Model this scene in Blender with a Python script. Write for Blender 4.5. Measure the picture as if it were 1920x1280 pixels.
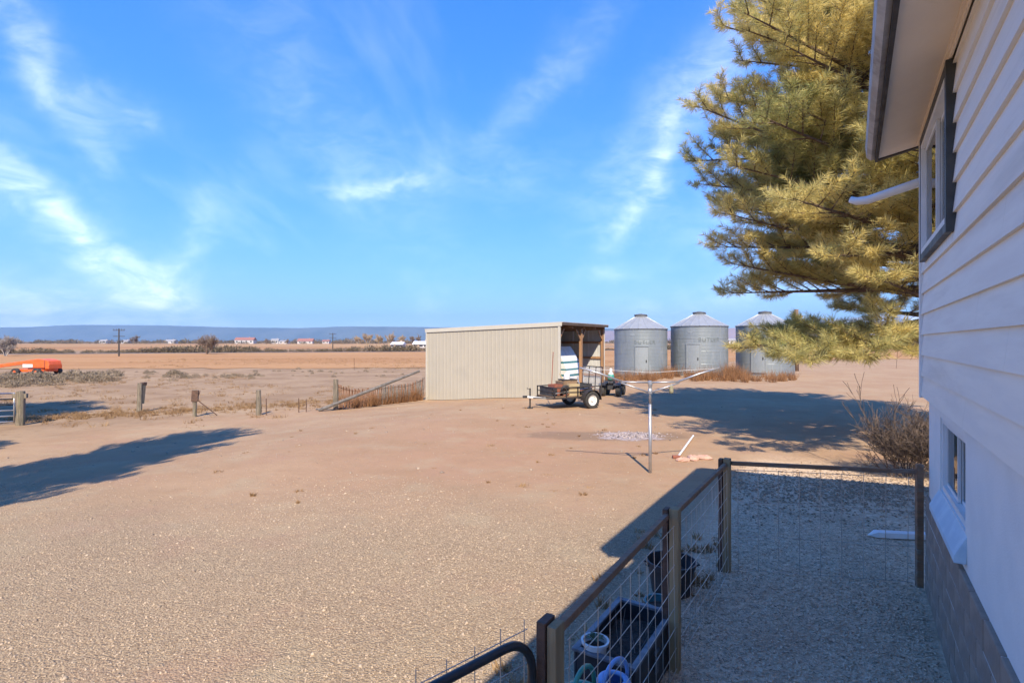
import bpy, math, random
import numpy as np
from mathutils import Vector, Matrix, Euler

# ------------------------------------------------------------------ clear
for o in list(bpy.data.objects):
    bpy.data.objects.remove(o)
sc = bpy.context.scene
COL = sc.collection
R = math.radians
random.seed(7)
rng = np.random.default_rng(7)

# ------------------------------------------------------------------ camera
CAMH = 2.5
FPX = 1000.0            # focal length in pixels of the 1920 px wide photograph
cam = bpy.data.cameras.new('camera')
cam.sensor_width = 36.0
cam.lens = 36.0 * FPX / 1920.0
cam.clip_start = 0.05
cam.clip_end = 60000
camo = bpy.data.objects.new('camera', cam)
COL.objects.link(camo)
camo.location = (0, 0, CAMH)
camo.rotation_euler = (R(90), 0, 0)
sc.camera = camo

# ------------------------------------------------------------------ sun, sky, exposure
SUN_EL = 43.5
SUN_AZ_X = -0.02         # sideways drift of the shadows per metre of height
SKY_STRENGTH = 0.15
SUN_STRENGTH = 2.0
EXPOSURE = 2.1
sc.view_settings.view_transform = 'Standard'
sc.view_settings.look = 'None'
sc.view_settings.gamma = 1.0
sc.view_settings.exposure = EXPOSURE
sc.view_settings.use_curve_mapping = False

sd = Vector((SUN_AZ_X, math.cos(R(SUN_EL)), -math.sin(R(SUN_EL)))).normalized()   # the way the light travels
sun = bpy.data.lights.new('sun', 'SUN')
sun.energy = SUN_STRENGTH
sun.angle = R(0.5)
sun.color = (1.0, 0.87, 0.69)
suno = bpy.data.objects.new('sun', sun)
COL.objects.link(suno)
suno.rotation_euler = sd.to_track_quat('-Z', 'Y').to_euler()
suno.location = (0, -20, 30)

world = bpy.data.worlds.new('World')
sc.world = world
world.use_nodes = True
world.cycles.sampling_method = 'MANUAL'
world.cycles.sample_map_resolution = 256
sc.cycles.volume_bounces = 0
sc.cycles.max_bounces = 7
sc.cycles.diffuse_bounces = 4
sc.cycles.transparent_max_bounces = 8


class NT:
    """small helper round a node tree"""
    def __init__(s, tree):
        s.t = tree
        s.n = tree.nodes
        s.l = tree.links

    def new(s, kind, **kw):
        n = s.n.new(kind)
        for k, v in kw.items():
            setattr(n, k, v)
        return n

    def link(s, a, b):
        s.l.new(a, b)

    def put(s, sock, v):
        if isinstance(v, bpy.types.NodeSocket):
            s.l.new(v, sock)
        else:
            sock.default_value = v

    def math(s, op, a, b=None, c=None, clamp=False):
        n = s.new('ShaderNodeMath', operation=op)
        n.use_clamp = clamp
        s.put(n.inputs[0], a)
        if b is not None:
            s.put(n.inputs[1], b)
        if c is not None:
            s.put(n.inputs[2], c)
        return n.outputs[0]

    def mix(s, fac, a, b, mode='MIX'):
        n = s.new('ShaderNodeMix', data_type='RGBA', blend_type=mode)
        s.put(n.inputs[0], fac)
        s.put(n.inputs[6], a if isinstance(a, bpy.types.NodeSocket) else (*a[:3], 1))
        s.put(n.inputs[7], b if isinstance(b, bpy.types.NodeSocket) else (*b[:3], 1))
        return n.outputs[2]

    def noise(s, vec, scale, detail=4, rough=0.55, dist=0.0):
        n = s.new('ShaderNodeTexNoise')
        if vec is not None:
            s.put(n.inputs['Vector'], vec)
        n.inputs['Scale'].default_value = scale
        n.inputs['Detail'].default_value = detail
        n.inputs['Roughness'].default_value = rough
        n.inputs['Distortion'].default_value = dist
        return n.outputs['Fac']

    def ramp(s, fac, lo, hi):
        n = s.new('ShaderNodeMapRange', interpolation_type='SMOOTHSTEP')
        s.put(n.inputs[0], fac)
        n.inputs[1].default_value = lo
        n.inputs[2].default_value = hi
        return n.outputs[0]

    def mapping(s, vec, scale=(1, 1, 1), rot=(0, 0, 0), loc=(0, 0, 0)):
        n = s.new('ShaderNodeMapping')
        s.put(n.inputs[0], vec)
        n.inputs['Location'].default_value = loc
        n.inputs['Rotation'].default_value = rot
        n.inputs['Scale'].default_value = scale
        return n.outputs[0]


def build_world():
    w = NT(world.node_tree)
    w.n.clear()
    out = w.new('ShaderNodeOutputWorld')
    bg = w.new('ShaderNodeBackground')
    bg.inputs[1].default_value = SKY_STRENGTH
    sky = w.new('ShaderNodeTexSky', sky_type='NISHITA')
    sky.sun_disc = False
    sky.sun_elevation = R(SUN_EL)
    # sun_rotation is measured from +Y, clockwise: the sun stands behind the camera, at -Y
    sky.sun_rotation = math.atan2(-sd.x, -sd.y)
    sky.altitude = 2500
    sky.air_density = 0.8
    sky.dust_density = 0.0
    sky.ozone_density = 1.5
    hs = w.new('ShaderNodeHueSaturation')
    hs.inputs['Saturation'].default_value = 1.33
    hs.inputs['Hue'].default_value = 0.509
    hs.inputs['Value'].default_value = 1.2
    # hold back the brightest parts of the sky a little, all round, as the photograph's tone curve does
    lum = w.new('ShaderNodeRGBToBW')
    w.link(sky.outputs[0], lum.inputs[0])
    SKY_K = 0.5
    fac = w.math('DIVIDE', 1.0, w.math('ADD', w.math('MULTIPLY', lum.outputs[0], SKY_K), 1.0))
    vm = w.new('ShaderNodeVectorMath', operation='SCALE')
    w.link(sky.outputs[0], vm.inputs[0])
    w.link(fac, vm.inputs['Scale'])
    w.link(vm.outputs[0], hs.inputs['Color'])
    gen = w.new('ShaderNodeTexCoord').outputs['Generated']
    sep = w.new('ShaderNodeSeparateXYZ')
    w.link(gen, sep.inputs[0])
    x, y, z = sep.outputs
    az = w.math('ARCTAN2', x, y)
    el = w.math('ARCSINE', z)
    # domain warp, so that wisps get ragged
    warp1 = w.noise(gen, 6.0, 4, 0.62)
    warp2 = w.noise(w.mapping(gen, loc=(7.3, 1.1, 4.4)), 6.0, 4, 0.62)
    azw = w.math('ADD', az, w.math('MULTIPLY', w.math('SUBTRACT', warp1, 0.5), 0.16))
    elw = w.math('ADD', el, w.math('MULTIPLY', w.math('SUBTRACT', warp2, 0.5), 0.12))
    fib = w.noise(w.mapping(gen, scale=(1.0, 1.0, 2.2)), 12.0, 5, 0.66, 0.5)
    fibm = w.ramp(fib, 0.30, 0.74)

    cmb = w.new('ShaderNodeCombineXYZ')
    w.link(azw, cmb.inputs[0])
    w.link(elw, cmb.inputs[1])

    def wisp(u, v, ang, sa, sb, amp):
        X, Z = (u - 960) / FPX, (640 - v) / FPX
        a0, e0 = math.atan(X), math.atan(Z / math.hypot(1, X))
        mp = w.new('ShaderNodeMapping', vector_type='TEXTURE')
        w.link(cmb.outputs[0], mp.inputs[0])
        mp.inputs['Location'].default_value = (a0, e0, 0)
        mp.inputs['Rotation'].default_value = (0, 0, R(ang))
        mp.inputs['Scale'].default_value = (sa, sb, 1)
        dt = w.new('ShaderNodeVectorMath', operation='DOT_PRODUCT')
        w.link(mp.outputs[0], dt.inputs[0])
        w.link(mp.outputs[0], dt.inputs[1])
        return w.math('MULTIPLY', w.math('POWER', 0.3679, dt.outputs['Value']), amp * .33)

    tot = None
    for a in [(160, 455, -40, .24, .030, 1.1), (40, 585, 0, .15, .045, 1.6), (320, 545, 70, .06, .028, .5),
              (95, 150, -62, .12, .030, .50), (210, 205, -20, .06, .025, .28), (710, 355, 8, .085, .014, .55),
              (370, 440, 60, .06, .025, .30), (1210, 345, 62, .13, .028, .62), (1270, 215, 40, .20, .06, .42),
              (1000, 175, 35, .20, .035, .24), (1140, 522, 5, .07, .02, .35), (1330, 570, 8, .22, .035, .55),
              (640, 260, -45, .30, .09, .20), (960, 320, 10, .12, .045, .18), (1450, 420, 0, .2, .06, .4)]:
        k = wisp(*a)
        tot = k if tot is None else w.math('ADD', tot, k)
    # thin cirrus over the whole dome
    zz = w.math('ADD', w.math('MAXIMUM', z, 0.0), 0.22)
    comb = w.new('ShaderNodeCombineXYZ')
    w.link(w.math('DIVIDE', x, zz), comb.inputs[0])
    w.link(w.math('DIVIDE', y, zz), comb.inputs[1])
    ci = w.noise(w.mapping(comb.outputs[0], scale=(1.0, 0.45, 1), rot=(0, 0, R(35))), 1.7, 5, 0.6, 0.25)
    cir = w.math('MULTIPLY', w.ramp(ci, 0.52, 0.85), 0.10)
    m = w.math('MULTIPLY', tot, w.math('ADD', w.math('MULTIPLY', fibm, 0.75), 0.25))
    m = w.math('ADD', m, cir, clamp=True)
    up = w.ramp(z, -0.01, 0.02)
    m = w.math('MULTIPLY', m, up, clamp=True)
    col = w.mix(w.math('MULTIPLY', m, 0.92), hs.outputs[0], (6.0, 5.9, 5.8))
    w.link(col, bg.inputs[0])
    w.link(bg.outputs[0], out.inputs[0])


build_world()

# ------------------------------------------------------------------ the lie of the land
TH = math.atan2(640, FPX)                 # the house stands turned by this against the view
CT, ST = math.cos(TH), math.sin(TH)


def sstep(a, b, x):
    t = np.clip((np.asarray(x, float) - a) / (b - a), 0, 1)
    return t * t * (3 - 2 * t)


def ground_z(X, Y):
    """height of the terrain: the yard is level, then falls half a metre towards the fields"""
    X = np.asarray(X, float)
    Y = np.asarray(Y, float)
    q = -CT * X + ST * Y
    g = -0.55 * sstep(10.5, 19.5, q)
    und = (np.sin(X * .9 + 1.3 * np.sin(Y * .37)) * np.sin(Y * .71 + np.sin(X * .43)) * .018
           + np.sin(X * 2.3 + Y * .8) * np.sin(Y * 1.9 - X * .6) * .006)
    far = np.sin(X * .031 + 1) * np.sin(Y * .023) * .12 * sstep(40, 120, np.hypot(X, Y)) * (1 - sstep(300, 800, np.hypot(X, Y)))
    near_house = sstep(0.2, 3.0, q + 1.0)
    return g + und * near_house * .9 + far


def gz(x, y):
    return float(ground_z(x, y))


def G(u, v):
    """ground point seen at a place in the photograph"""
    a, s = (u - 960) / FPX, (v - 640) / FPX
    Y = 2.5 / s
    for _ in range(60):
        Y = .5 * Y + .5 * (CAMH - gz(a * Y, Y)) / s
    return Vector((a * Y, Y, gz(a * Y, Y)))


# ------------------------------------------------------------------ mesh helpers
class MB:
    def __init__(s):
        s.v = []
        s.f = []

    def add(s, vs, fs):
        k = len(s.v)
        s.v.extend([tuple(p) for p in vs])
        s.f.extend([tuple(i + k for i in f) for f in fs])
        return s

    def box(s, c, size, rot=None):
        hx, hy, hz = size[0] / 2, size[1] / 2, size[2] / 2
        vs = [Vector((x, y, z)) for x in (-hx, hx) for y in (-hy, hy) for z in (-hz, hz)]
        if rot is not None:
            M = Euler(rot).to_matrix() if not isinstance(rot, Matrix) else rot
            vs = [M @ p for p in vs]
        c = Vector(c)
        return s.add([p + c for p in vs], [(0, 1, 3, 2), (4, 6, 7, 5), (0, 4, 5, 1), (2, 3, 7, 6), (0, 2, 6, 4), (1, 5, 7, 3)])

    def mm(s, lo, hi):
        return s.box([(a + b) / 2 for a, b in zip(lo, hi)], [b - a for a, b in zip(lo, hi)])

    def tube(s, pts, r, n=8, cap=True):
        pts = [Vector(p) for p in pts]
        if not isinstance(r, (list, tuple)):
            r = [r] * len(pts)
        k = len(s.v)
        up = None
        for i, p in enumerate(pts):
            if i == 0:
                d = pts[1] - pts[0]
            elif i == len(pts) - 1:
                d = pts[-1] - pts[-2]
            else:
                d = (pts[i + 1] - pts[i]).normalized() + (pts[i] - pts[i - 1]).normalized()
            d = d.normalized() if d.length > 1e-9 else Vector((0, 0, 1))
            if up is None:
                ref = Vector((0, 0, 1)) if abs(d.z) < .9 else Vector((1, 0, 0))
                a = d.cross(ref).normalized()
            else:
                a = (up - d * up.dot(d)).normalized()
            up = a
            b = d.cross(a)
            for j in range(n):
                t = 2 * math.pi * j / n
                s.v.append(tuple(p + (a * math.cos(t) + b * math.sin(t)) * r[i]))
        for i in range(len(pts) - 1):
            for j in range(n):
                j2 = (j + 1) % n
                s.f.append((k + i * n + j, k + i * n + j2, k + (i + 1) * n + j2, k + (i + 1) * n + j))
        if cap:
            s.f.append(tuple(k + j for j in reversed(range(n))))
            s.f.append(tuple(k + (len(pts) - 1) * n + j for j in range(n)))
        return s

    def lathe(s, prof, n=24, c=(0, 0, 0), axis='z', a0=0.0, a1=2 * math.pi):
        k = len(s.v)
        full = abs(a1 - a0 - 2 * math.pi) < 1e-6
        m = n if full else n + 1
        for (r, h) in prof:
            for j in range(m):
                t = a0 + (a1 - a0) * j / n
                if axis == 'z':
                    p = (c[0] + r * math.cos(t), c[1] + r * math.sin(t), c[2] + h)
                elif axis == 'y':
                    p = (c[0] + r * math.cos(t), c[1] + h, c[2] + r * math.sin(t))
                else:
                    p = (c[0] + h, c[1] + r * math.cos(t), c[2] + r * math.sin(t))
                s.v.append(p)
        for i in range(len(prof) - 1):
            for j in range(n):
                j2 = (j + 1) % m if full else j + 1
                s.f.append((k + i * m + j, k + i * m + j2, k + (i + 1) * m + j2, k + (i + 1) * m + j))
        return s

    def prism(s, poly, lo, hi, axis='y'):
        """polygon in the plane across `axis`, extruded along it"""
        n = len(poly)

        def P(a, b, h):
            return {'y': (a, h, b), 'x': (h, a, b), 'z': (a, b, h)}[axis]
        vs = [P(a, b, lo) for a, b in poly] + [P(a, b, hi) for a, b in poly]
        fs = [tuple(range(n)), tuple(reversed(range(n, 2 * n)))]
        fs += [(i, i + n, (i + 1) % n + n, (i + 1) % n) for i in range(n)]
        return s.add(vs, fs)

    def mesh(s, name, mat, smooth=False):
        me = bpy.data.meshes.new(name)
        me.from_pydata(s.v, [], s.f)
        me.materials.append(mat)
        if smooth:
            me.shade_smooth()
        me.update()
        return me

    def build(s, name, mat, parent=None, smooth=False, bevel=0, loc=None):
        o = bpy.data.objects.new(name, s.mesh(name, mat, smooth))
        COL.objects.link(o)
        if parent is not None:
            o.parent = parent
        if loc is not None:
            o.location = loc
        # normals outward
        import bmesh
        bm = bmesh.new()
        bm.from_mesh(o.data)
        bmesh.ops.recalc_face_normals(bm, faces=bm.faces)
        bm.to_mesh(o.data)
        bm.free()
        if bevel:
            m = o.modifiers.new('bevel', 'BEVEL')
            m.width = bevel
            m.segments = 2
            m.limit_method = 'ANGLE'
        return o


def np_mesh(name, V, F, mat, attr=None, smooth=False):
    """fast mesh from arrays; F is (n,3) or (n,4)"""
    me = bpy.data.meshes.new(name)
    V = np.ascontiguousarray(V, np.float32)
    F = np.ascontiguousarray(F, np.int32)
    k = F.shape[1]
    me.vertices.add(len(V))
    me.vertices.foreach_set('co', V.ravel())
    me.loops.add(F.size)
    me.loops.foreach_set('vertex_index', F.ravel())
    me.polygons.add(len(F))
    me.polygons.foreach_set('loop_start', np.arange(0, F.size, k, dtype=np.int32))
    if attr is not None:
        a = me.attributes.new('tone', 'FLOAT', 'POINT')
        a.data.foreach_set('value', np.ascontiguousarray(attr, np.float32))
    me.materials.append(mat)
    me.update(calc_edges=True)
    me.validate()
    if smooth:
        me.shade_smooth()
    return me


def obj(name, me, parent=None, loc=None):
    o = bpy.data.objects.new(name, me)
    COL.objects.link(o)
    if parent is not None:
        o.parent = parent
    if loc is not None:
        o.location = loc
    return o


def tag(o, label=None, cat=None, group=None, kind=None):
    if label:
        o['label'] = label
    if cat:
        o['category'] = cat
    if group:
        o['group'] = group
    if kind:
        o['kind'] = kind
    return o


def thing(name, label, cat, loc=(0, 0, 0), rz=0.0, group=None):
    o = bpy.data.objects.new(name, None)
    o.empty_display_size = .2
    COL.objects.link(o)
    o.location = loc
    o.rotation_euler = (0, 0, rz)
    return tag(o, label, cat, group)


def kids(o):
    return [c for c in bpy.data.objects if c.parent == o]


def copy_tree(o, parent=None):
    c = o.copy()
    COL.objects.link(c)
    c.parent = parent
    for ch in kids(o):
        copy_tree(ch, c)
    return c


# ------------------------------------------------------------------ materials
def pmat(name, c1, c2=None, scale=4.0, rough=.7, bump=0.0, bscale=None, metal=0.0, stretch=(1, 1, 1), spec=.5,
         c3=None, c3scale=1.0, c3lo=.55, c3hi=.7, detail=6, lo=.35, hi=.65):
    m = bpy.data.materials.new(name)
    m.use_nodes = True
    t = NT(m.node_tree)
    b = t.n['Principled BSDF']
    b.inputs['Roughness'].default_value = rough
    b.inputs['Metallic'].default_value = metal
    b.inputs['Specular IOR Level'].default_value = spec
    co = t.new('ShaderNodeTexCoord').outputs['Object']
    v = t.mapping(co, scale=stretch)
    if c2 is None:
        c2 = tuple(x * .8 for x in c1)
    f = t.ramp(t.noise(v, scale, detail, .6), lo, hi)
    col = t.mix(f, c1, c2)
    if c3 is not None:
        col = t.mix(t.ramp(t.noise(v, c3scale, 5, .65), c3lo, c3hi), col, c3)
    t.link(col, b.inputs['Base Color'])
    rr = t.math('ADD', t.math('MULTIPLY', t.math('SUBTRACT', f, .5), .15), rough)
    t.link(rr, b.inputs['Roughness'])
    if bump:
        bn = t.new('ShaderNodeBump')
        bn.inputs['Strength'].default_value = bump
        bn.inputs['Distance'].default_value = .02
        t.link(t.noise(v, bscale or scale * 5, 6, .6), bn.inputs['Height'])
        t.link(bn.outputs[0], b.inputs['Normal'])
    return m


def leafmat(name, c1, c2, trans=.3, rough=.6):
    """foliage: colour runs from c1 to c2 by the mesh attribute 'tone' (differs from tuft to tuft)"""
    m = bpy.data.materials.new(name)
    m.use_nodes = True
    t = NT(m.node_tree)
    b = t.n['Principled BSDF']
    out = t.n['Material Output']
    at = t.new('ShaderNodeAttribute')
    at.attribute_name = 'tone'
    col = t.mix(at.outputs['Fac'], c1, c2)
    t.link(col, b.inputs['Base Color'])
    b.inputs['Roughness'].default_value = rough
    b.inputs['Specular IOR Level'].default_value = .3
    tr = t.new('ShaderNodeBsdfTranslucent')
    t.link(col, tr.inputs[0])
    mx = t.new('ShaderNodeMixShader')
    mx.inputs[0].default_value = trans
    t.link(b.outputs[0], mx.inputs[1])
    t.link(tr.outputs[0], mx.inputs[2])
    t.link(mx.outputs[0], out.inputs[0])
    return m


def glassmat(name, tint=(.02, .025, .03)):
    m = bpy.data.materials.new(name)
    m.use_nodes = True
    t = NT(m.node_tree)
    t.n.remove(t.n['Principled BSDF'])
    out = t.n['Material Output']
    fr = t.new('ShaderNodeFresnel')
    fr.inputs[0].default_value = 1.65
    gl = t.new('ShaderNodeBsdfGlossy')
    gl.inputs['Roughness'].default_value = .01
    tp = t.new('ShaderNodeBsdfTransparent')
    tp.inputs[0].default_value = (.82, .86, .86, 1)
    mx = t.new('ShaderNodeMixShader')
    t.link(fr.outputs[0], mx.inputs[0])
    t.link(tp.outputs[0], mx.inputs[1])
    t.link(gl.outputs[0], mx.inputs[2])
    t.link(mx.outputs[0], out.inputs[0])
    return m


M = {}
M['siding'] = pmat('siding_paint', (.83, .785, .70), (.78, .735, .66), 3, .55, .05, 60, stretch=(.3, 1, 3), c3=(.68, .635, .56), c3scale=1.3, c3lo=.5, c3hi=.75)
M['stucco'] = pmat('painted_foundation', (.80, .79, .76), (.75, .745, .72), 2.5, .8, .25, 90)
M['block'] = pmat('concrete_block', (.36, .28, .215), (.27, .21, .165), 5, .9, .5, 120, c3=(.33, .30, .27), c3scale=2)
M['mortar'] = pmat('mortar', (.66, .64, .60), (.56, .54, .51), 14, .95, .3, 90)
M['soffit'] = pmat('soffit_paint', (.86, .74, .58), (.82, .70, .55), 2, .7, .05, 40)
M['fascia'] = pmat('dark_fascia', (.045, .04, .038), (.03, .028, .027), 6, .6)
M['gutter'] = pmat('weathered_gutter', (.42, .40, .38), (.30, .285, .27), 5, .55, .1, 40, c3=(.22, .2, .18), c3scale=3)
M['shingle'] = pmat('roof_shingles', (.16, .14, .12), (.10, .09, .08), 20, .95, .6, 60)
M['white'] = pmat('white_paint', (.78, .78, .77), (.70, .70, .69), 3, .5)
M['casing'] = pmat('dark_window_casing', (.05, .055, .056), (.032, .036, .038), 5, .5, .05)
M['vinyl'] = pmat('white_vinyl', (.74, .75, .75), (.68, .69, .69), 4, .4)
M['curtain'] = pmat('curtain', (.32, .30, .28), (.22, .21, .2), 3, .9, stretch=(20, 20, .3))
M['glass'] = glassmat('window_glass')
M['room'] = pmat('room_dark', (.03, .03, .03), (.02, .02, .02), 2, .9)
M['sill'] = pmat('painted_sill', (.55, .68, .76), (.46, .59, .68), 5, .7, .2, 50)
M['post'] = pmat('treated_post', (.40, .285, .15), (.27, .19, .10), 5, .8, .4, 30, stretch=(3, 3, .25), c3=(.33, .27, .17), c3scale=2)
M['stain'] = pmat('stained_board', (.13, .07, .045), (.085, .048, .033), 5, .7, .3, 30, stretch=(1, 3, 3))
M['rail'] = pmat('stained_rail', (.30, .165, .09), (.18, .10, .058), 3, .7, .35, 30, stretch=(.5, 4, 4), c3=(.33, .29, .24), c3scale=3.0, c3lo=.5, c3hi=.75)
M['wire'] = pmat('galvanised_wire', (.62, .56, .48), (.42, .37, .31), 3, .45, metal=.4)
M['black_tube'] = pmat('black_powdercoat', (.018, .018, .020), (.03, .03, .032), 8, .38)
M['black_plastic'] = pmat('black_plastic', (.022, .022, .025), (.04, .04, .045), 9, .5)
M['planter'] = pmat('black_planter', (.016, .017, .022), (.03, .032, .04), 6, .45)
M['planter_rim'] = pmat('planter_rim_worn', (.16, .18, .21), (.09, .10, .12), 8, .5)
M['soil'] = pmat('potting_soil', (.075, .06, .048), (.04, .033, .028), 25, .95, .9, 60, c3=(.2, .17, .13), c3scale=30, c3lo=.6, c3hi=.7)
M['teal'] = pmat('teal_plastic', (.06, .20, .22), (.04, .15, .17), 6, .5)
M['pale_teal'] = pmat('pale_teal_plastic', (.20, .33, .35), (.15, .27, .29), 6, .5)
M['blue'] = pmat('blue_plastic', (.22, .40, .72), (.18, .34, .64), 5, .4)
M['green'] = pmat('green_plastic', (.06, .30, .22), (.05, .24, .18), 5, .4)
M['white_plastic'] = pmat('white_plastic', (.72, .72, .70), (.62, .62, .60), 5, .45)
M['leaf_dark'] = pmat('dark_leaf', (.05, .09, .04), (.03, .06, .03), 10, .6)
M['galv'] = pmat('galvanised_steel', (.50, .50, .50), (.40, .40, .41), 6, .45, metal=.75)
M['bin'] = pmat('bin_steel', (0.255, 0.285, 0.293), (0.208, 0.238, 0.246), 1.6, .5, .08, 40, metal=.35, c3=(0.306, 0.327, 0.332), c3scale=.9, stretch=(1, 1, .35))
M['binroof'] = pmat('bin_roof_steel', (0.374, 0.391, 0.399), (0.306, 0.319, 0.327), 2, .5, .05, 30, metal=.35)
M['bindoor'] = pmat('bin_door_steel', (0.306, 0.336, 0.340), (0.264, 0.293, 0.297), 3, .5, metal=.3)
M['bincap'] = pmat('bin_cap', (.15, .155, .16), (.10, .105, .11), 4, .6)
M['lettering'] = pmat('faded_lettering', (.12, .145, .145), (.20, .23, .235), 6, .8)
M['shedwall'] = pmat('beige_metal', (0.403, 0.370, 0.293), (0.382, 0.351, 0.277), 1.2, .5, .03, 30, c3=(0.367, 0.340, 0.274), c3scale=.6)
M['shedtrim'] = pmat('beige_trim', (0.490, 0.466, 0.388), (0.461, 0.437, 0.365), 3, .5)
M['shedin'] = pmat('shed_inside_metal', (.52, .52, .50), (.45, .45, .44), 2, .5)
M['shedroof'] = pmat('shed_roof_metal', (.45, .43, .40), (.38, .36, .34), 2, .5)
M['shedroof_under'] = pmat('shed_roof_underside', (.11, .075, .055), (.08, .055, .04), 3, .9)
M['timber'] = pmat('shed_timber', (.36, .20, .10), (.25, .14, .075), 4, .8, .3, 30, stretch=(3, 3, .3))
M['oldpost'] = pmat('weathered_post', (.24, .20, .145), (.13, .11, .08), 7, .9, .8, 25, stretch=(3, 3, .35), c3=(.17, .165, .09), c3scale=3)
M['rust'] = pmat('rusty_steel', (.13, .07, .045), (.08, .05, .035), 12, .85, .3)
M['lath'] = pmat('rusty_lath', (.24, .115, .06), (.14, .075, .045), 8, .85, .4, 40)
M['grey_lath'] = pmat('grey_lath', (.17, .155, .14), (.10, .09, .08), 8, .9, .4, 40)
M['trailer'] = pmat('trailer_black', (.022, .021, .022), (.045, .035, .03), 7, .55, c3=(.12, .06, .04), c3scale=6, c3lo=.62, c3hi=.8)
M['tyre'] = pmat('tyre_rubber', (.028, .027, .026), (.05, .045, .04), 9, .85)
M['rim'] = pmat('white_wheel_rim', (.70, .69, .66), (.58, .57, .54), 7, .5)
M['oldwood'] = pmat('old_plank', (.26, .17, .10), (.16, .105, .065), 5, .85, .4, 30, stretch=(.4, 3, 3))
M['yellowwood'] = pmat('pale_plank', (.46, .36, .20), (.36, .28, .16), 5, .8, .3, 30, stretch=(.4, 3, 3))
M['redbrown'] = pmat('rusty_red_paint', (.30, .10, .06), (.2, .075, .05), 6, .8)
M['orange'] = pmat('orange_machine_paint', (.80, .13, .025), (.70, .11, .02), 2, .45, c3=(.6, .16, .06), c3scale=3, c3lo=.6, c3hi=.8)
M['darksteel'] = pmat('dark_steel', (.05, .048, .046), (.03, .03, .03), 6, .6)
M['pink_rock'] = pmat('pinkish_stone', (.55, .33, .24), (.44, .27, .20), 5, .9, .6, 20)
M['utility'] = pmat('utility_pole_wood', (.22, .14, .09), (.15, .10, .07), 4, .9, .3, 20, stretch=(3, 3, .3))
M['utility_dark'] = pmat('utility_pole_dark', (.06, .05, .045), (.04, .035, .03), 4, .9)
M['asphalt'] = pmat('asphalt', (.16, .155, .15), (.12, .118, .115), 2, .9, .3, 40)
M['roofred'] = pmat('red_roof', (.32, .14, .11), (.24, .11, .09), 2, .8)
M['roofgrey'] = pmat('grey_roof', (.34, .33, .33), (.28, .27, .27), 2, .8)
M['housewhite'] = pmat('white_wall', (.50, .48, .46), (.44, .42, .40), 1, .7)
M['housetan'] = pmat('tan_wall', (.46, .36, .28), (.40, .32, .25), 1, .8)
M['winpane'] = pmat('far_window_pane', (.03, .035, .045), (.02, .02, .03), 2, .1)
M['bark'] = pmat('pine_bark', (.16, .105, .07), (.09, .06, .045), 8, .95, 1.0, 20, stretch=(1, 1, .4), c3=(.26, .21, .17), c3scale=5)
M['twig'] = pmat('bare_twig', (.13, .092, .07), (.085, .062, .048), 6, .9)
M['twig_far'] = pmat('far_bare_twig', (.20, .145, .105), (.15, .11, .08), .5, .95)
M['twig_gold'] = pmat('golden_bare_twig', (.36, .265, .165), (.28, .20, .125), .5, .95)
M['pale_twig'] = pmat('pale_dead_wood', (.30, .26, .23), (.22, .19, .165), 6, .9)
M['needles'] = leafmat('pine_needles', (.80, .66, .26), (.31, .325, .12), .42)
M['drygrass'] = leafmat('dry_grass', (.42, .28, .145), (.27, .155, .07), .3, .8)
M['redgrass'] = leafmat('red_dry_weeds', (.36, .19, .085), (.24, .12, .055), .25, .8)
M['brush'] = leafmat('brush_leaves', (.24, .18, .115), (.125, .10, .062), .15, .9)
M['litter'] = leafmat('leaf_litter', (.46, .34, .23), (.24, .17, .12), 0.0, .9)
M['bagcloth'] = pmat('bag_cloth', (.30, .27, .17), (.2, .18, .11), 20, .9)
M['sage'] = leafmat('sagebrush', (.36, .28, .19), (.19, .15, .10), .2, .9)
M['chips'] = leafmat('bark_chips', (.82, .66, .48), (.34, .245, .17), 0.0, .9)  # chips made extra pale and warm to lift the strip in house shade
M['stones'] = leafmat('gravel_stones', (0.520, 0.405, 0.285), (0.240, 0.185, 0.138), 0.0, .85)
M['ash'] = leafmat('ash_lumps', (.40, .34, .33), (.13, .115, .11), 0.0, .95)


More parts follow.
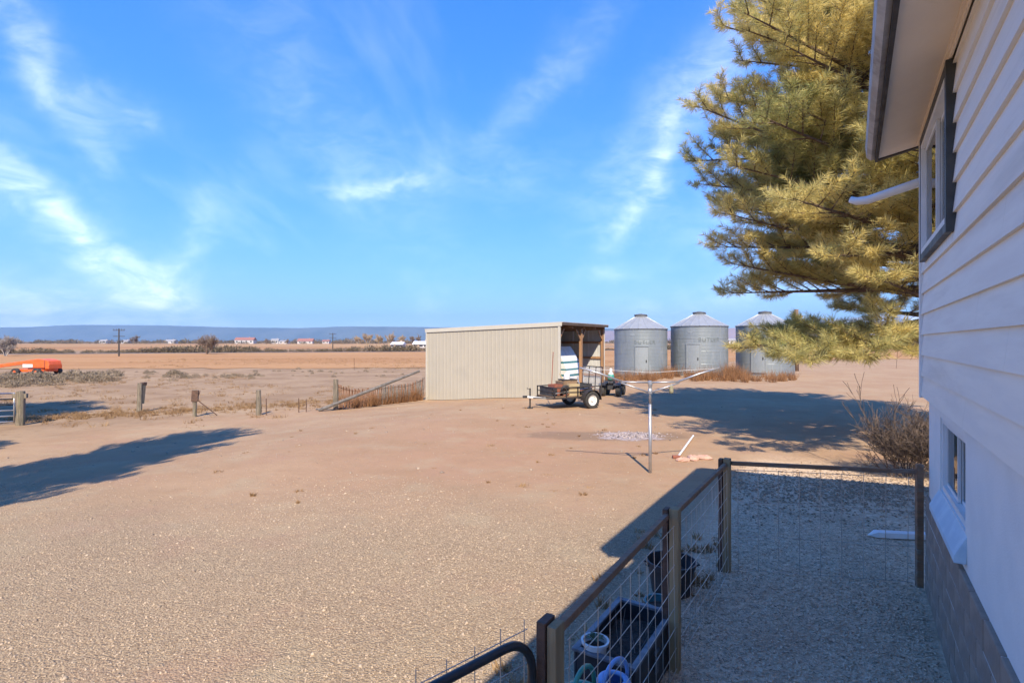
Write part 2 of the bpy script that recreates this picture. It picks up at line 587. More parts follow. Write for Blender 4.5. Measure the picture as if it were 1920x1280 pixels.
def terrain_material():
    m = bpy.data.materials.new('yard_dirt')
    m.use_nodes = True
    t = NT(m.node_tree)
    b = t.n['Principled BSDF']
    P = t.new('ShaderNodeNewGeometry').outputs['Position']
    sep = t.new('ShaderNodeSeparateXYZ')
    t.link(P, sep.inputs[0])
    X, Y, _ = sep.outputs
    n1 = t.noise(P, .35, 5, .6)
    n2 = t.noise(P, 2.2, 6, .65)
    n3 = t.noise(P, 14, 6, .7)
    n4 = t.noise(P, 70, 4, .7)
    q = t.math('ADD', t.math('MULTIPLY', X, -CT), t.math('MULTIPLY', Y, ST))     # away from the house, towards the fields
    p = t.math('ADD', t.math('MULTIPLY', X, ST), t.math('MULTIPLY', Y, CT))      # along the house
    qn = t.math('ADD', q, t.math('MULTIPLY', t.math('SUBTRACT', n2, .5), 2.0))
    col = t.mix(t.ramp(n1, .35, .65), (0.355, 0.225, 0.131), (0.401, 0.274, 0.165))
    col = t.mix(t.math('MULTIPLY', t.ramp(n2, .45, .75), .55), col, (0.302, 0.192, 0.111))
    col = t.mix(t.math('MULTIPLY', t.ramp(n3, .52, .72), .5), col, (0.454, 0.325, 0.205))
    # reddish earth patch in the middle of the yard
    dx = t.math('DIVIDE', t.math('SUBTRACT', X, -.6), 4.6)
    dy = t.math('DIVIDE', t.math('SUBTRACT', Y, 13.0), 5.0)
    d2 = t.math('ADD', t.math('MULTIPLY', dx, dx), t.math('MULTIPLY', dy, dy))
    red = t.math('MULTIPLY', t.math('POWER', 2.718, t.math('MULTIPLY', d2, -1)), t.ramp(n1, .3, .6))
    col = t.mix(t.math('MULTIPLY', red, .55), col, (0.363, 0.196, 0.118))
    # gravelled drive near the camera
    edge = t.math('ADD', Y, t.math('MULTIPLY', t.math('SUBTRACT', n1, .5), 5.0))
    grav = t.math('SUBTRACT', 1.0, t.ramp(edge, 6.2, 10.0))
    vo = t.new('ShaderNodeTexVoronoi')
    vo.inputs['Scale'].default_value = 55
    t.link(P, vo.inputs['Vector'])
    vsep = t.new('ShaderNodeSeparateColor')
    t.link(vo.outputs['Color'], vsep.inputs[0])
    vr = vsep.outputs[0]
    gcol = t.mix(vr, (0.290, 0.212, 0.134), (0.500, 0.385, 0.248))
    gcol = t.mix(t.math('MULTIPLY', t.ramp(vo.outputs['Distance'], .35, .75), .6), gcol, (0.185, 0.136, 0.090))
    col = t.mix(t.math('MULTIPLY', grav, .85), col, gcol)
    tint = t.noise(P, .9, 5, .6)
    col = t.mix(t.math('MULTIPLY', t.ramp(tint, .5, .7), .35), col, (.40, .33, .215))
    col = t.mix(t.math('MULTIPLY', t.ramp(t.noise(t.mapping(P, loc=(3, 9, 0)), .6, 5, .6), .52, .72), .35), col, (.36, .215, .15))
    # litter strip along the house, inside the wire fence and beyond it
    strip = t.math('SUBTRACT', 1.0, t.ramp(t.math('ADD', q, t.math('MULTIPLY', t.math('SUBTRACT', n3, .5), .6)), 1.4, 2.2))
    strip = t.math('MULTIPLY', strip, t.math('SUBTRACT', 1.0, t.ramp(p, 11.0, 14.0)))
    scol = t.mix(t.ramp(n3, .4, .62), (.54, .41, .285), (.80, .635, .45))  # litter tones paled and warmed: fill for the house shade put into the colour
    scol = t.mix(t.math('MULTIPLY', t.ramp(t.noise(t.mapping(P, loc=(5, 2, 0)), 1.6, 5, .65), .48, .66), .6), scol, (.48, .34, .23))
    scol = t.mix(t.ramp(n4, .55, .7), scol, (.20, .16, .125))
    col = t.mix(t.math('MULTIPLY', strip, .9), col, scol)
    # rough pasture past the fence line
    fld = t.ramp(qn, 20.0, 24.0)
    fcol = t.mix(t.ramp(n1, .35, .65), (0.274, 0.180, 0.105), (0.354, 0.244, 0.147))
    fcol = t.mix(t.math('MULTIPLY', t.ramp(n2, .5, .72), .6), fcol, (0.200, 0.127, 0.073))
    nf = t.noise(t.mapping(P, scale=(.05, .16, 1)), 1.0, 7, .65)
    fcol = t.mix(t.math('MULTIPLY', t.ramp(nf, .5, .68), .6), fcol, (0.391, 0.276, 0.169))
    col = t.mix(fld, col, fcol)
    # ash heap and burnt earth where rubbish was burned
    ax = t.math('DIVIDE', t.math('SUBTRACT', X, 3.15), 1.0)
    ay = t.math('DIVIDE', t.math('SUBTRACT', Y, 14.2), .75)
    ad = t.math('ADD', t.math('MULTIPLY', ax, ax), t.math('MULTIPLY', ay, ay))
    ad = t.math('ADD', ad, t.math('MULTIPLY', t.math('SUBTRACT', n2, .5), 3.6))
    bx = t.math('DIVIDE', t.math('SUBTRACT', X, 2.6), 2.4)
    bd = t.math('ADD', t.math('MULTIPLY', bx, bx), t.math('MULTIPLY', ay, ay))
    bd = t.math('ADD', bd, t.math('MULTIPLY', t.math('SUBTRACT', n2, .5), 2.0))
    col = t.mix(t.math('MULTIPLY', t.math('SUBTRACT', 1.0, t.ramp(bd, .5, 1.3)), .55), col, (.17, .12, .085))
    col = t.mix(t.math('MULTIPLY', t.math('SUBTRACT', 1.0, t.ramp(ad, .35, .95)), .8), col, t.mix(t.ramp(n3, .4, .6), (.48, .42, .42), (.30, .26, .27)))
    t.link(col, b.inputs['Base Color'])
    b.inputs['Roughness'].default_value = .95
    b.inputs['Specular IOR Level'].default_value = .15
    h = t.math('ADD', t.math('MULTIPLY', n3, .6), t.math('MULTIPLY', n4, .35))
    h = t.math('ADD', h, t.math('MULTIPLY', t.math('MULTIPLY', grav, t.math('SUBTRACT', 1, vo.outputs['Distance'])), .5))
    h = t.math('ADD', h, n2)
    bn = t.new('ShaderNodeBump')
    bn.inputs['Strength'].default_value = .75
    bn.inputs['Distance'].default_value = .035
    t.link(h, bn.inputs['Height'])
    t.link(bn.outputs[0], b.inputs['Normal'])
    return m


# ------------------------------------------------------------------ ground: one sheet to the horizon
def axis(lo, hi, step, far, grow=1.16):
    a = list(np.arange(lo, hi + 1e-6, step))
    s, x = step, hi
    while x < far:
        s *= grow
        x += s
        a.append(x)
    s, x = step, lo
    pre = []
    while x > -far:
        s *= grow
        x -= s
        pre.append(x)
    return np.array(pre[::-1] + a)


def grid_sheet(name, xs, ys, zf, mat):
    XX, YY = np.meshgrid(xs, ys)
    V = np.stack([XX.ravel(), YY.ravel(), zf(XX, YY).ravel()], 1)
    nx, ny = len(xs), len(ys)
    i = np.arange(nx - 1)
    j = np.arange(ny - 1)
    a = (j[:, None] * nx + i[None, :]).ravel()
    F = np.stack([a, a + 1, a + nx + 1, a + nx], 1)
    return np_mesh(name, V, F, mat, smooth=True)


M['ground'] = terrain_material()
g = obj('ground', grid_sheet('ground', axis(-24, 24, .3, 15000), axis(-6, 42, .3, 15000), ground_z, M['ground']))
tag(g, 'bare sandy yard running out into flat fields', kind='structure')


def field_material(name, c1, c2, c3, sc=(.02, .16)):
    m = bpy.data.materials.new(name)
    m.use_nodes = True
    t = NT(m.node_tree)
    b = t.n['Principled BSDF']
    P = t.new('ShaderNodeNewGeometry').outputs['Position']
    n1 = t.noise(t.mapping(P, scale=(sc[0], sc[1], 1), rot=(0, 0, R(-8))), 1.0, 7, .6)
    n2 = t.noise(P, .9, 6, .7)
    col = t.mix(t.ramp(n1, .38, .62), c1, c2)
    col = t.mix(t.math('MULTIPLY', t.ramp(n2, .48, .7), .6), col, c3)
    t.link(col, b.inputs['Base Color'])
    b.inputs['Roughness'].default_value = .95
    b.inputs['Specular IOR Level'].default_value = .1
    bn = t.new('ShaderNodeBump')
    bn.inputs['Strength'].default_value = .6
    bn.inputs['Distance'].default_value = .15
    t.link(n2, bn.inputs['Height'])
    t.link(bn.outputs[0], b.inputs['Normal'])
    return m


M['stubble'] = field_material('stubble_field', (0.378, 0.202, 0.090), (0.430, 0.245, 0.116), (0.301, 0.159, 0.069))
M['far_field'] = field_material('far_stubble', (0.344, 0.185, 0.086), (0.430, 0.275, 0.138), (0.310, 0.172, 0.086), (.004, .02))


def field_sheet(name, front, back, mat, label, lift=.03, n=90, rows=26):
    """sheet between two ground lines given as lists of (x, y)"""
    def along(line, k):
        pts = [Vector((a, b, 0)) for a, b in line]
        L = [0]
        for i in range(1, len(pts)):
            L.append(L[-1] + (pts[i] - pts[i - 1]).length)
        out = []
        for t in np.linspace(0, L[-1], k):
            i = min(max(np.searchsorted(L, t) - 1, 0), len(pts) - 2)
            f = (t - L[i]) / (L[i + 1] - L[i])
            out.append(pts[i].lerp(pts[i + 1], f))
        return out
    A, B = along(front, n), along(back, n)
    V = []
    for r in range(rows):
        f = r / (rows - 1)
        for i in range(n):
            p = A[i].lerp(B[i], f)
            if r == 0:
                p = p + Vector((0, random.uniform(-1.5, 1.5), 0))
            V.append((p.x, p.y, gz(p.x, p.y) + lift))
    i = np.arange(n - 1)
    j = np.arange(rows - 1)
    a = (j[:, None] * n + i[None, :]).ravel()
    F = np.stack([a, a + 1, a + n + 1, a + n], 1)
    o = obj(name, np_mesh(name, np.array(V), F, mat, smooth=True))
    return tag(o, label, kind='structure')


field_sheet('field', [(-90, 58), (-30, 60), (-3, 62), (60, 75), (150, 90)],
            [(-190, 118), (-75, 146), (-34, 203), (120, 330), (420, 420)], M['stubble'], 'orange brown stubble field beyond the pasture')
field_sheet('field', [(-260, 150), (-90, 190), (-40, 262), (150, 420), (520, 520)],
            [(-900, 640), (-350, 700), (0, 780), (500, 800), (1300, 900)], M['far_field'], 'far tawny field below the houses', .05)


def road(name, line, w, mat, label, lift):
    V, F = [], []
    for i, (x, y) in enumerate(line):
        a = Vector(line[min(i + 1, len(line) - 1)]) - Vector(line[max(i - 1, 0)])
        nrm = Vector((-a.y, a.x)).normalized() * w / 2
        for s in (-1, 1):
            px, py = x + nrm.x * s, y + nrm.y * s
            V.append((px, py, gz(px, py) + lift))
        if i:
            F.append((2 * i - 2, 2 * i, 2 * i + 1, 2 * i - 1))
    o = obj(name, np_mesh(name, np.array(V), np.array(F), mat))
    return tag(o, label, kind='structure')


RL = [(-260 + 8 * i, 100 + .13 * (8 * i) + .00055 * (8 * i) ** 2) for i in range(0, 42)]
road('road', RL, 6.0, M['asphalt'], 'grey asphalt road crossing the fields', .07)


# ------------------------------------------------------------------ hills
def hill(name, D, prof, depth, label, mat, seed, rough=.10):
    """prof: (x pixel of the photograph, height in pixels above eye level) gives bearing and angular height"""
    r_ = np.random.default_rng(seed)
    us = np.linspace(prof[0][0], prof[-1][0], 260)
    hs = np.interp(us, [p[0] for p in prof], [p[1] for p in prof])
    az = np.arctan((us - 960) / FPX)
    rows = 14
    V = []
    ph = r_.uniform(0, 6.28, 8)
    for k in range(rows):
        f = k / (rows - 1)
        d = D + depth * f
        prof_h = (.18 * f / .45 if f < .45 else .18 + .82 * ((f - .45) / .45) ** .8) if f < .9 else 1.0
        gul = sum(np.sin(us * (.05 + .045 * i) + ph[i] + f * 2) / (1 + i) for i in range(7)) * rough
        H = (hs / FPX * d) * np.clip(prof_h * (1 + gul * (1 - f) * 1.2), 0, 1.02) + (2.5 if k else -2)
        H = H * (1 + (r_.uniform(-1, 1, len(us)) * .008 if f >= .9 else r_.uniform(-1, 1, len(us)) * .03 * (k > 0)))
        dd = d / np.cos(az) * (1 + .012 * gul)
        V.append(np.stack([np.sin(az) * dd, np.cos(az) * dd, H], 1))
    for dz in (1,):                                            # back slope
        d = D + depth * 1.6
        V.append(np.stack([np.sin(az) * d / np.cos(az), np.cos(az) * d / np.cos(az), np.full(len(us), -5.)], 1))
    V = np.concatenate(V)
    n = len(us)
    i = np.arange(n - 1)
    j = np.arange(rows)
    a = (j[:, None] * n + i[None, :]).ravel()
    F = np.stack([a, a + 1, a + n + 1, a + n], 1)
    return tag(obj(name, np_mesh(name, V, F, mat, smooth=True)), label, kind='structure')


M['hill'] = pmat('scrub_hill', (.10, .105, .085), (.06, .068, .055), .0022, .95, detail=10)
M['hill_pink'] = pmat('bare_clay_hill', (.34, .22, .185), (.24, .16, .14), .002, .95, detail=10)
M['snow'] = pmat('snowy_mountain', (.22, .19, .18), (.75, .75, .78), .0018, .9, detail=10, lo=.42, hi=.58)
hill('hills', 7600, [(-900, 20), (-300, 24), (0, 26), (60, 27), (140, 31), (300, 30), (450, 26), (560, 25), (650, 28), (800, 27), (900, 25), (1050, 26),
                     (1150, 24), (1300, 20), (1500, 14)], 900, 'long flat topped mesa along the horizon', M['hill'], 3)
hill('hills', 5200, [(900, 8), (1050, 16), (1140, 20), (1200, 19), (1330, 22), (1400, 27), (1500, 30), (1600, 36), (1720, 38), (2000, 40), (2600, 34), (3400, 30)],
     900, 'bare pinkish hills at the right of the horizon', M['hill_pink'], 5, .16)
hill('mountain', 11500, [(1360, 22), (1480, 34), (1600, 44), (1660, 50), (1720, 49), (1850, 54), (2000, 40), (2300, 22)], 1300,
     'snow dusted mountain far behind the pink hills', M['snow'], 8, .2)

# ------------------------------------------------------------------ haze
hb = MB().mm((-15500, -3000, -6.5), (15500, 15500, 760))
M['haze'] = bpy.data.materials.new('air_haze')
M['haze'].use_nodes = True
ht = NT(M['haze'].node_tree)
ht.n.remove(ht.n['Principled BSDF'])
pv = ht.new('ShaderNodeVolumePrincipled')
pv.inputs['Color'].default_value = (.36, .64, 1.0, 1)
pv.inputs['Density'].default_value = 9.0e-5
pv.inputs['Anisotropy'].default_value = 0.0
ht.link(pv.outputs[0], ht.n['Material Output'].inputs['Volume'])
hz = hb.build('haze', M['haze'])
tag(hz, 'thin blue air haze over the plain', kind='stuff')


# ------------------------------------------------------------------ the house
HC = Vector((4.17, 5.38, 0))
HROT = math.atan2(-CT, -ST)             # local +x runs along the wall towards the camera, local -y faces out
house = thing('house', 'pale grey lap sided house with concrete block base at the right', 'house', HC, HROT)
WL = 9.6                                # wall length
SB = 1.957                              # bottom of the siding


def hbox(name, mat, lo, hi, parent=house, bevel=0.0):
    return MB().mm(lo, hi).build(name, mat, parent, bevel=bevel)


# core behind the cladding
core = MB()
core.mm((.06, .16, .0), (WL, 7.9, 4.5))
core.build('wall_core', M['room'], house)
# lap siding, board by board; boards stop at the upper window
WX0, WX1, WZ0, WZ1 = .33, 2.08, 3.26, 4.43      # upper window with its casing
EXPO = .2035
zb = SB
k = 0
while zb < 4.44:
    zt = min(zb + EXPO + .025, 4.50)
    spans = [(0.02, WL)]
    if zb + .012 > WZ0 - EXPO * .95 and zb < WZ1 - .02:
        spans = [(0.02, WX0 + .03), (WX1 - .03, WL)]
    if zb <= WZ0 < zb + EXPO - .01 or (zb + EXPO > WZ0 and zb < WZ0):
        spans = [(0.02, WX0 + .03), (WX1 - .03, WL)]
        low = MB().prism([(-.040, zb), (.02, zb), (.02, WZ0 + .02), (-.031, WZ0 + .02)], WX0 + .035, WX1 - .035, 'x')
        low.build('siding_board', M['siding'], house)
    for (a, b) in spans:
        # butts between lengths of board
        cuts = [a]
        c = a + random.uniform(2.4, 3.6)
        while c < b - 1.0 and b - a > 4:
            cuts.append(c)
            c += random.uniform(3.2, 3.8)
        cuts.append(b)
        for i in range(len(cuts) - 1):
            x0, x1 = cuts[i], cuts[i + 1] - (.002 if i < len(cuts) - 2 else 0)
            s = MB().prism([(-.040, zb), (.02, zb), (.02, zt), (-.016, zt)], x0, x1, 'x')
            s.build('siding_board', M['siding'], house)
    zb += EXPO
    k += 1
# rim joist strip under the siding
hbox('starter_strip', M['stucco'], (.0, -.006, SB - .03), (WL, .06, SB + .01))
# painted foundation wall with the opening of the lower window
LX0, LX1, LZ0, LZ1 = .80, 2.06, 1.20, 1.84
fw = MB()
fw.mm((0, .03, .93), (LX0, .155, SB))
fw.mm((LX1, .03, .93), (WL, .155, SB))
fw.mm((LX0, .03, .93), (LX1, .155, LZ0))
fw.mm((LX0, .03, LZ1), (LX1, .155, SB))
fw.build('foundation_wall', M['stucco'], house)
# concrete blocks, one by one
bw, bh, gap = .393, .187, .013
mort = MB().mm((0.004, .006, -.2), (WL, .10, .938))
mort.build('mortar', M['mortar'], house)
blk_mesh = {}
for r in range(6):
    z1 = .945 - r * (bh + gap)
    x = -.2 if r % 2 else 0.0
    while x < WL:
        a, b = max(x, 0.0), min(x + bw, WL)
        if b - a > .05:
            key = round(b - a, 3)
            if key not in blk_mesh:
                blk_mesh[key] = MB().box((0, 0, 0), (b - a, .09, bh)).mesh('block', M['block'])
            o = obj('block', blk_mesh[key], house, ((a + b) / 2, .045 + random.uniform(-.003, .002), z1 - bh / 2))
            mo = o.modifiers.new('bevel', 'BEVEL')
            mo.width = .006
            mo.segments = 1
        x += bw + gap
# corner board, frieze
hbox('corner_board', M['white'], (-.035, -.05, SB - .02), (.055, .04, 4.49), bevel=.003)
hbox('end_wall', M['siding'], (-.012, .042, .0), (.058, 7.9, 4.5))
hbox('frieze_board', M['soffit'], (.057, -.058, 4.44), (WL, -.041, 4.51), bevel=.003)
hbox('frieze_moulding', M['soffit'], (.057, -.075, 4.475), (WL, -.0585, 4.497))
# eaves: soffit, fascia, gutter; roof
OV, RX0, RX1 = .42, -.06, 4.77
sof = MB().prism([(-OV + .03, 4.425), (-.0, 4.505), (-.0, 4.525), (-OV + .03, 4.445)], RX0 + .02, RX1, 'x')
sof.build('soffit', M['soffit'], house)
hbox('fascia', M['fascia'], (RX0, -OV, 4.395), (RX1, -OV + .028, 4.56))
gut = MB().prism([(-OV - .002, 4.575), (-OV - .002, 4.43), (-OV - .035, 4.42), (-OV - .075, 4.46), (-OV - .085, 4.575), (-OV - .078, 4.575),
                  (-OV - .068, 4.47), (-OV - .034, 4.43), (-OV - .012, 4.438), (-OV - .012, 4.575)], RX0, RX1 - .05, 'x')
gut.build('gutter', M['gutter'], house)
rake = MB().prism([(-OV + .03, 4.41), (.0, 4.49), (4.2, 5.33), (4.2, 5.50), (-OV + .03, 4.58)], RX0 - .03, RX0 + .018, 'x')
rake.build('rake_board', M['fascia'], house)
roof = MB().prism([(-OV - .03, 4.58), (4.2, 5.505), (8.6, 4.60), (8.6, 4.545), (4.2, 5.44), (-OV - .03, 4.53)], RX0 - .05, RX1, 'x')
roof.build('roof', M['shingle'], house)
pr = MB().prism([(-.215, 4.42), (-.215, 4.53), (4.2, 5.43), (8.5, 4.55), (8.5, 4.45), (4.2, 5.35)], 5.08, WL + .2, 'x')
pr.build('roof', M['shingle'], house)
ridge = MB().prism([(.1, 4.5), (8.0, 4.5), (4.2, 5.3)], .05, WL - .05, 'x')
ridge.build('attic', M['room'], house)

# upper window (slider): casing, sash, panes, curtain
win = MB().mm((WX0, -.075, WZ0), (WX1, -.012, WZ0 + .065)).build('window', M['casing'], house, bevel=.003)
tag(win, 'dark cased sliding window under the eave')
MB().mm((WX0, -.075, WZ1 - .065), (WX1, -.012, WZ1)).build('casing', M['casing'], win, bevel=.003)
MB().mm((WX0, -.075, WZ0 + .0655), (WX0 + .05, -.012, WZ1 - .0655)).build('casing', M['casing'], win, bevel=.003)
MB().mm((WX1 - .055, -.078, WZ0 - .008), (WX1 + .004, -.010, WZ1 + .005)).build('casing', M['casing'], win, bevel=.003)
ix0, ix1, iz0, iz1 = WX0 + .052, WX1 - .057, WZ0 + .067, WZ1 - .067


def frame(name, x0, x1, z0, z1, w, y0, y1, mat, parent):
    b = MB()
    b.mm((x0, y0, z0), (x1, y1, z0 + w))
    b.mm((x0, y0, z1 - w), (x1, y1, z1))
    b.mm((x0, y0, z0 + w), (x0 + w, y1, z1 - w))
    b.mm((x1 - w, y0, z0 + w), (x1, y1, z1 - w))
    return b.build(name, mat, parent)


frame('frame', ix0, ix1, iz0, iz1, .045, -.070, .03, M['vinyl'], win)
mx_ = (ix0 + ix1) / 2
frame('sash', ix0 + .047, mx_ + .02, iz0 + .047, iz1 - .047, .035, -.040, -.015, M['vinyl'], win)
frame('sash', mx_ - .02, ix1 - .047, iz0 + .047, iz1 - .047, .035, -.012, .015, M['vinyl'], win)
MB().mm((ix0 + .083, -.030, iz0 + .083), (mx_ - .016, -.026, iz1 - .083)).build('pane', M['glass'], win)
MB().mm((mx_ + .016, .000, iz0 + .083), (ix1 - .083, .004, iz1 - .083)).build('pane', M['glass'], win)
cu = MB()
n_ = 60
for i in range(n_):
    x0 = mx_ - .25 + (ix1 - mx_ + .2) * i / n_
    x1 = mx_ - .25 + (ix1 - mx_ + .2) * (i + 1) / n_
    ya, yb = .09 + .02 * math.sin(i * 1.1), .09 + .02 * math.sin((i + 1) * 1.1)
    cu.add([(x0, ya, iz0 + .03), (x1, yb, iz0 + .03), (x1, yb, iz1 - .02), (x0, ya, iz1 - .02)], [(0, 1, 2, 3)])
cu.build('curtain', M['curtain'], win)
# lower window, set back in the painted wall, with a sloped sill
win2 = frame('window', LX0, LX1, LZ0, LZ1, .05, .045, .13, M['vinyl'], house)
tag(win2, 'white framed basement window with pale blue sill')
mx2 = (LX0 + LX1) / 2
frame('sash', LX0 + .052, mx2 + .015, LZ0 + .052, LZ1 - .052, .03, .070, .090, M['vinyl'], win2)
frame('sash', mx2 - .015, LX1 - .052, LZ0 + .052, LZ1 - .052, .03, .094, .114, M['vinyl'], win2)
MB().mm((LX0 + .083, .078, LZ0 + .083), (mx2 - .016, .082, LZ1 - .083)).build('pane', M['glass'], win2)
MB().mm((mx2 + .016, .102, LZ0 + .083), (LX1 - .083, .106, LZ1 - .083)).build('pane', M['glass'], win2)
sl = MB().prism([(.045, LZ0 + .004), (.029, LZ0 - .01), (-.040, 1.05), (-.040, 1.0), (.028, 1.0)], LX0 - .06, LX1 + .06, 'x')
sl.build('sill', M['sill'], win2, bevel=.006)
# small vent fixture low on the wall near the camera
vt = MB().mm((4.49, -.05, 1.255), (4.60, .029, 1.33)).build('wall_outlet', M['darksteel'], house, bevel=.006)
# downspout hanging off the gutter beyond the corner
dsp = MB()
c0 = Vector((-.30, -.62, 4.06))
pts = [(-.05, .02, 4.14), (-.20, -.25, 4.10), (-.30, -.48, 4.06), (-.34, -.58, 4.07), (-.36, -.64, 4.10)]
dsp.tube(pts, [.045, .045, .045, .043, .036], 10)
dsp.build('downspout', M['white'], house, smooth=True)

# ------------------------------------------------------------------ wire fence along the house
P1 = Vector((.215, 2.45, 0))
P2 = Vector((1.245, 4.07, 0))
P3 = Vector((2.34, 5.80, 0))
P4 = Vector((4.155, 5.44, 0))
FH = 1.20
fence = thing('wire_fence', 'wooden post fence with welded wire panels beside the house', 'fence', (0, 0, 0))
fd = (P3 - P1).normalized()
fn = Vector((-fd.y, fd.x, 0))
fang = math.atan2(fd.y, fd.x)


def post(p, w, h, ang, mat, name='post', dz=0, bev=.004):
    return MB().box((p.x, p.y, h / 2 - .15 + dz), (w[0], w[1], h + .3), (0, 0, ang)).build(name, mat, fence, bevel=bev)


post(P1 - fd * .03 + fn * .0, (.088, .045), FH + .02, fang, M['post'])
post(P1 - fd * .03 + fn * .052, (.10, .045), FH + .03, fang, M['stain'])
post(P2, (.08, .07), FH + .03, fang, M['post'])
post(P2 + fn * .066, (.085, .04), FH + .02, fang, M['stain'], 'post_board')
post(P3, (.08, .07), FH + .03, fang, M['post'])
post(P3 + fn * .066, (.085, .04), FH + .02, fang, M['stain'], 'post_board')
d4 = (P4 - P3).normalized()
a4 = math.atan2(d4.y, d4.x)
post(P4, (.06, .05), FH + .05, a4, M['rail'])


def board(a, b, w, t, mat, name, parent=fence, bev=.003):
    a, b = Vector(a), Vector(b)
    d = (b - a)
    q = d.to_track_quat('X', 'Z').to_matrix()
    return MB().box((a + b) / 2, (d.length, w, t), q).build(name, mat, parent, bevel=bev)


zr = FH - .03
off = fn * .066
board(P1 + off * .2 + Vector((0, 0, zr)), P2 + off * .8 - fd * .044 + Vector((0, 0, zr)), .036, .042, M['rail'], 'rail')
board(P2 + off * .2 + fd * .044 + Vector((0, 0, zr + .01)), P3 + off * .2 - fd * .044 + Vector((0, 0, zr - .005)), .036, .042, M['rail'], 'rail')
board(P3 + d4 * .044 + Vector((0, 0, zr + .01)), P4 - d4 * .044 + Vector((0, 0, zr)), .036, .042, M['rail'], 'rail')


def wire_panel(a, b, h, sp=.205, rows=7, r=.0024, parent=fence, z0=.03, bulge=.012):
    mb = MB()
    L = (b - a).length
    d = (b - a).normalized()
    nn = Vector((-d.y, d.x, 0))
    ph = random.uniform(0, 6)

    def wob(s, z):
        return nn * (bulge * math.sin(s * 2.1 + ph + z * 1.7))
    n = int(L / sp)
    for i in range(n + 1):
        s = (L - n * sp) / 2 + i * sp
        mb.tube([a + d * s + wob(s, z) + Vector((0, 0, z)) for z in (z0, h * .33, h * .66, h)], r, 5)
    for k_ in range(rows):
        z = z0 + (h - z0) * k_ / (rows - 1) - (.01 if k_ == rows - 1 else -.01)
        mb.tube([a + d * s + wob(s, z) + Vector((0, 0, z)) for s in np.linspace(0, L, 9)], r, 5)
    o = mb.build('wire_mesh', M['wire'], parent)
    o['kind'] = 'stuff'
    return o


wire_panel(P1 - fn * .01 + fd * .05, P2 - fd * .05 - fn * .02, FH - .08, .16, 8)
wire_panel(P2 + fd * .05 - fn * .02, P3 - fd * .05 - fn * .02, FH - .08, .16, 8)
wire_panel(P3 + d4 * .06, P4 - d4 * .05, FH - .08, .205, 4, .0034)

# black tube gate, standing ajar next to the first post
gate = thing('tube_gate', 'black tube gate with wire infill beside the first fence post', 'gate', (0, 0, 0))
ga = P1 - fd * .12 + fn * .072
gd = Vector((-.735, -.678, 0)).normalized()
gp = []
Hh = 1.19
gp.append(ga + Vector((0, 0, .08)))
gp.append(ga + Vector((0, 0, Hh - .16)))
for i in range(1, 7):
    t = math.pi / 2 * i / 6
    gp.append(ga + gd * (.16 * (1 - math.cos(t))) + Vector((0, 0, Hh - .16 + .16 * math.sin(t))))
gp.append(ga + gd * 1.3 + Vector((0, 0, Hh)))
for i in range(1, 7):
    t = math.pi / 2 * i / 6
    gp.append(ga + gd * (1.3 + .16 * math.sin(t)) + Vector((0, 0, Hh - .16 * (1 - math.cos(t)))))
gp.append(ga + gd * 1.46 + Vector((0, 0, .08)))
gp.append(ga + Vector((0, 0, .08)))
MB().tube(gp, .020, 12).build('frame', M['black_tube'], gate, smooth=True)
gm = MB()
gnn = Vector((-gd.y, gd.x, 0)) * .03
for i in range(11):
    s = .02 + i * .142
    gm.tube([ga - gnn + gd * s + Vector((0, 0, .1)), ga - gnn + gd * s + Vector((0, 0, Hh + .06 + .015 * math.sin(i * 2)))], .0022, 5)
for i in range(8):
    z = .14 + i * .152
    gm.tube([ga - gnn + gd * .0 + Vector((0, 0, z)), ga - gnn + gd * 1.45 + Vector((0, 0, z))], .0022, 5)
o = gm.build('wire_mesh', M['wire'], gate)
o['kind'] = 'stuff'

# ------------------------------------------------------------------ things by the fence
planter = thing('planter_box', 'long black plastic planter box along the wire fence', 'planter', (.80, 3.46, 0), fang)
# local x runs along the fence, +y away from it
PL, PW, PH = .86, .44, .385


def open_box(mb, x0, x1, y0, y1, z0, z1, w):
    mb.mm((x0, y0, z0), (x1, y0 + w, z1))
    mb.mm((x0, y1 - w, z0), (x1, y1, z1))
    mb.mm((x0, y0 + w, z0), (x0 + w, y1 - w, z1))
    mb.mm((x1 - w, y0 + w, z0), (x1, y1 - w, z1))


b = MB()
open_box(b, 0, PL, 0, PW, 0.0, PH - .022, .022)
b.build('body', M['planter'], planter, bevel=.006)
b = MB()
open_box(b, -.012, PL + .012, -.012, PW + .012, PH - .021, PH, .045)
b.build('rim', M['planter_rim'], planter, bevel=.004)
xs = np.linspace(.024, PL - .024, 26)
ys = np.linspace(.024, PW - .024, 14)
so = grid_sheet('soil', xs, ys, lambda X, Y: .24 + .015 * np.sin(X * 23 + Y * 9) + rng.uniform(-.009, .009, X.shape), M['soil'])
obj('soil', so, planter)
b = MB()
b.box((.40, -.017, .20), (.05, .012, .10))
b.box((.40, -.017, .30), (.09, .012, .02))
b.build('handle', M['planter_rim'], planter)


def pot(name, label, cat, loc, r0, r1, h, mat, soil=True, group=None, rimw=.012, soilz=.06):
    t = thing(name, label, cat, loc, 0, group)
    b = MB().lathe([(0, 0), (r0, 0), (r0 + (r1 - r0) * .86, h * .86), (r1 + rimw * .6, h * .87), (r1 + rimw, h), (r1 - .004, h), (r0 + (r1 - r0) * .84, h * .85), (r0 - .008, .012), (0, .012)], 28)
    b.build('body', mat, t, smooth=False)
    if soil:
        MB().lathe([(0, h - soilz + .004), (r1 * .6, h - soilz), (r0 + (r1 - r0) * (1 - soilz / h) - .004, h - soilz - .01)], 20).build('soil', M['soil'], t)
    return t


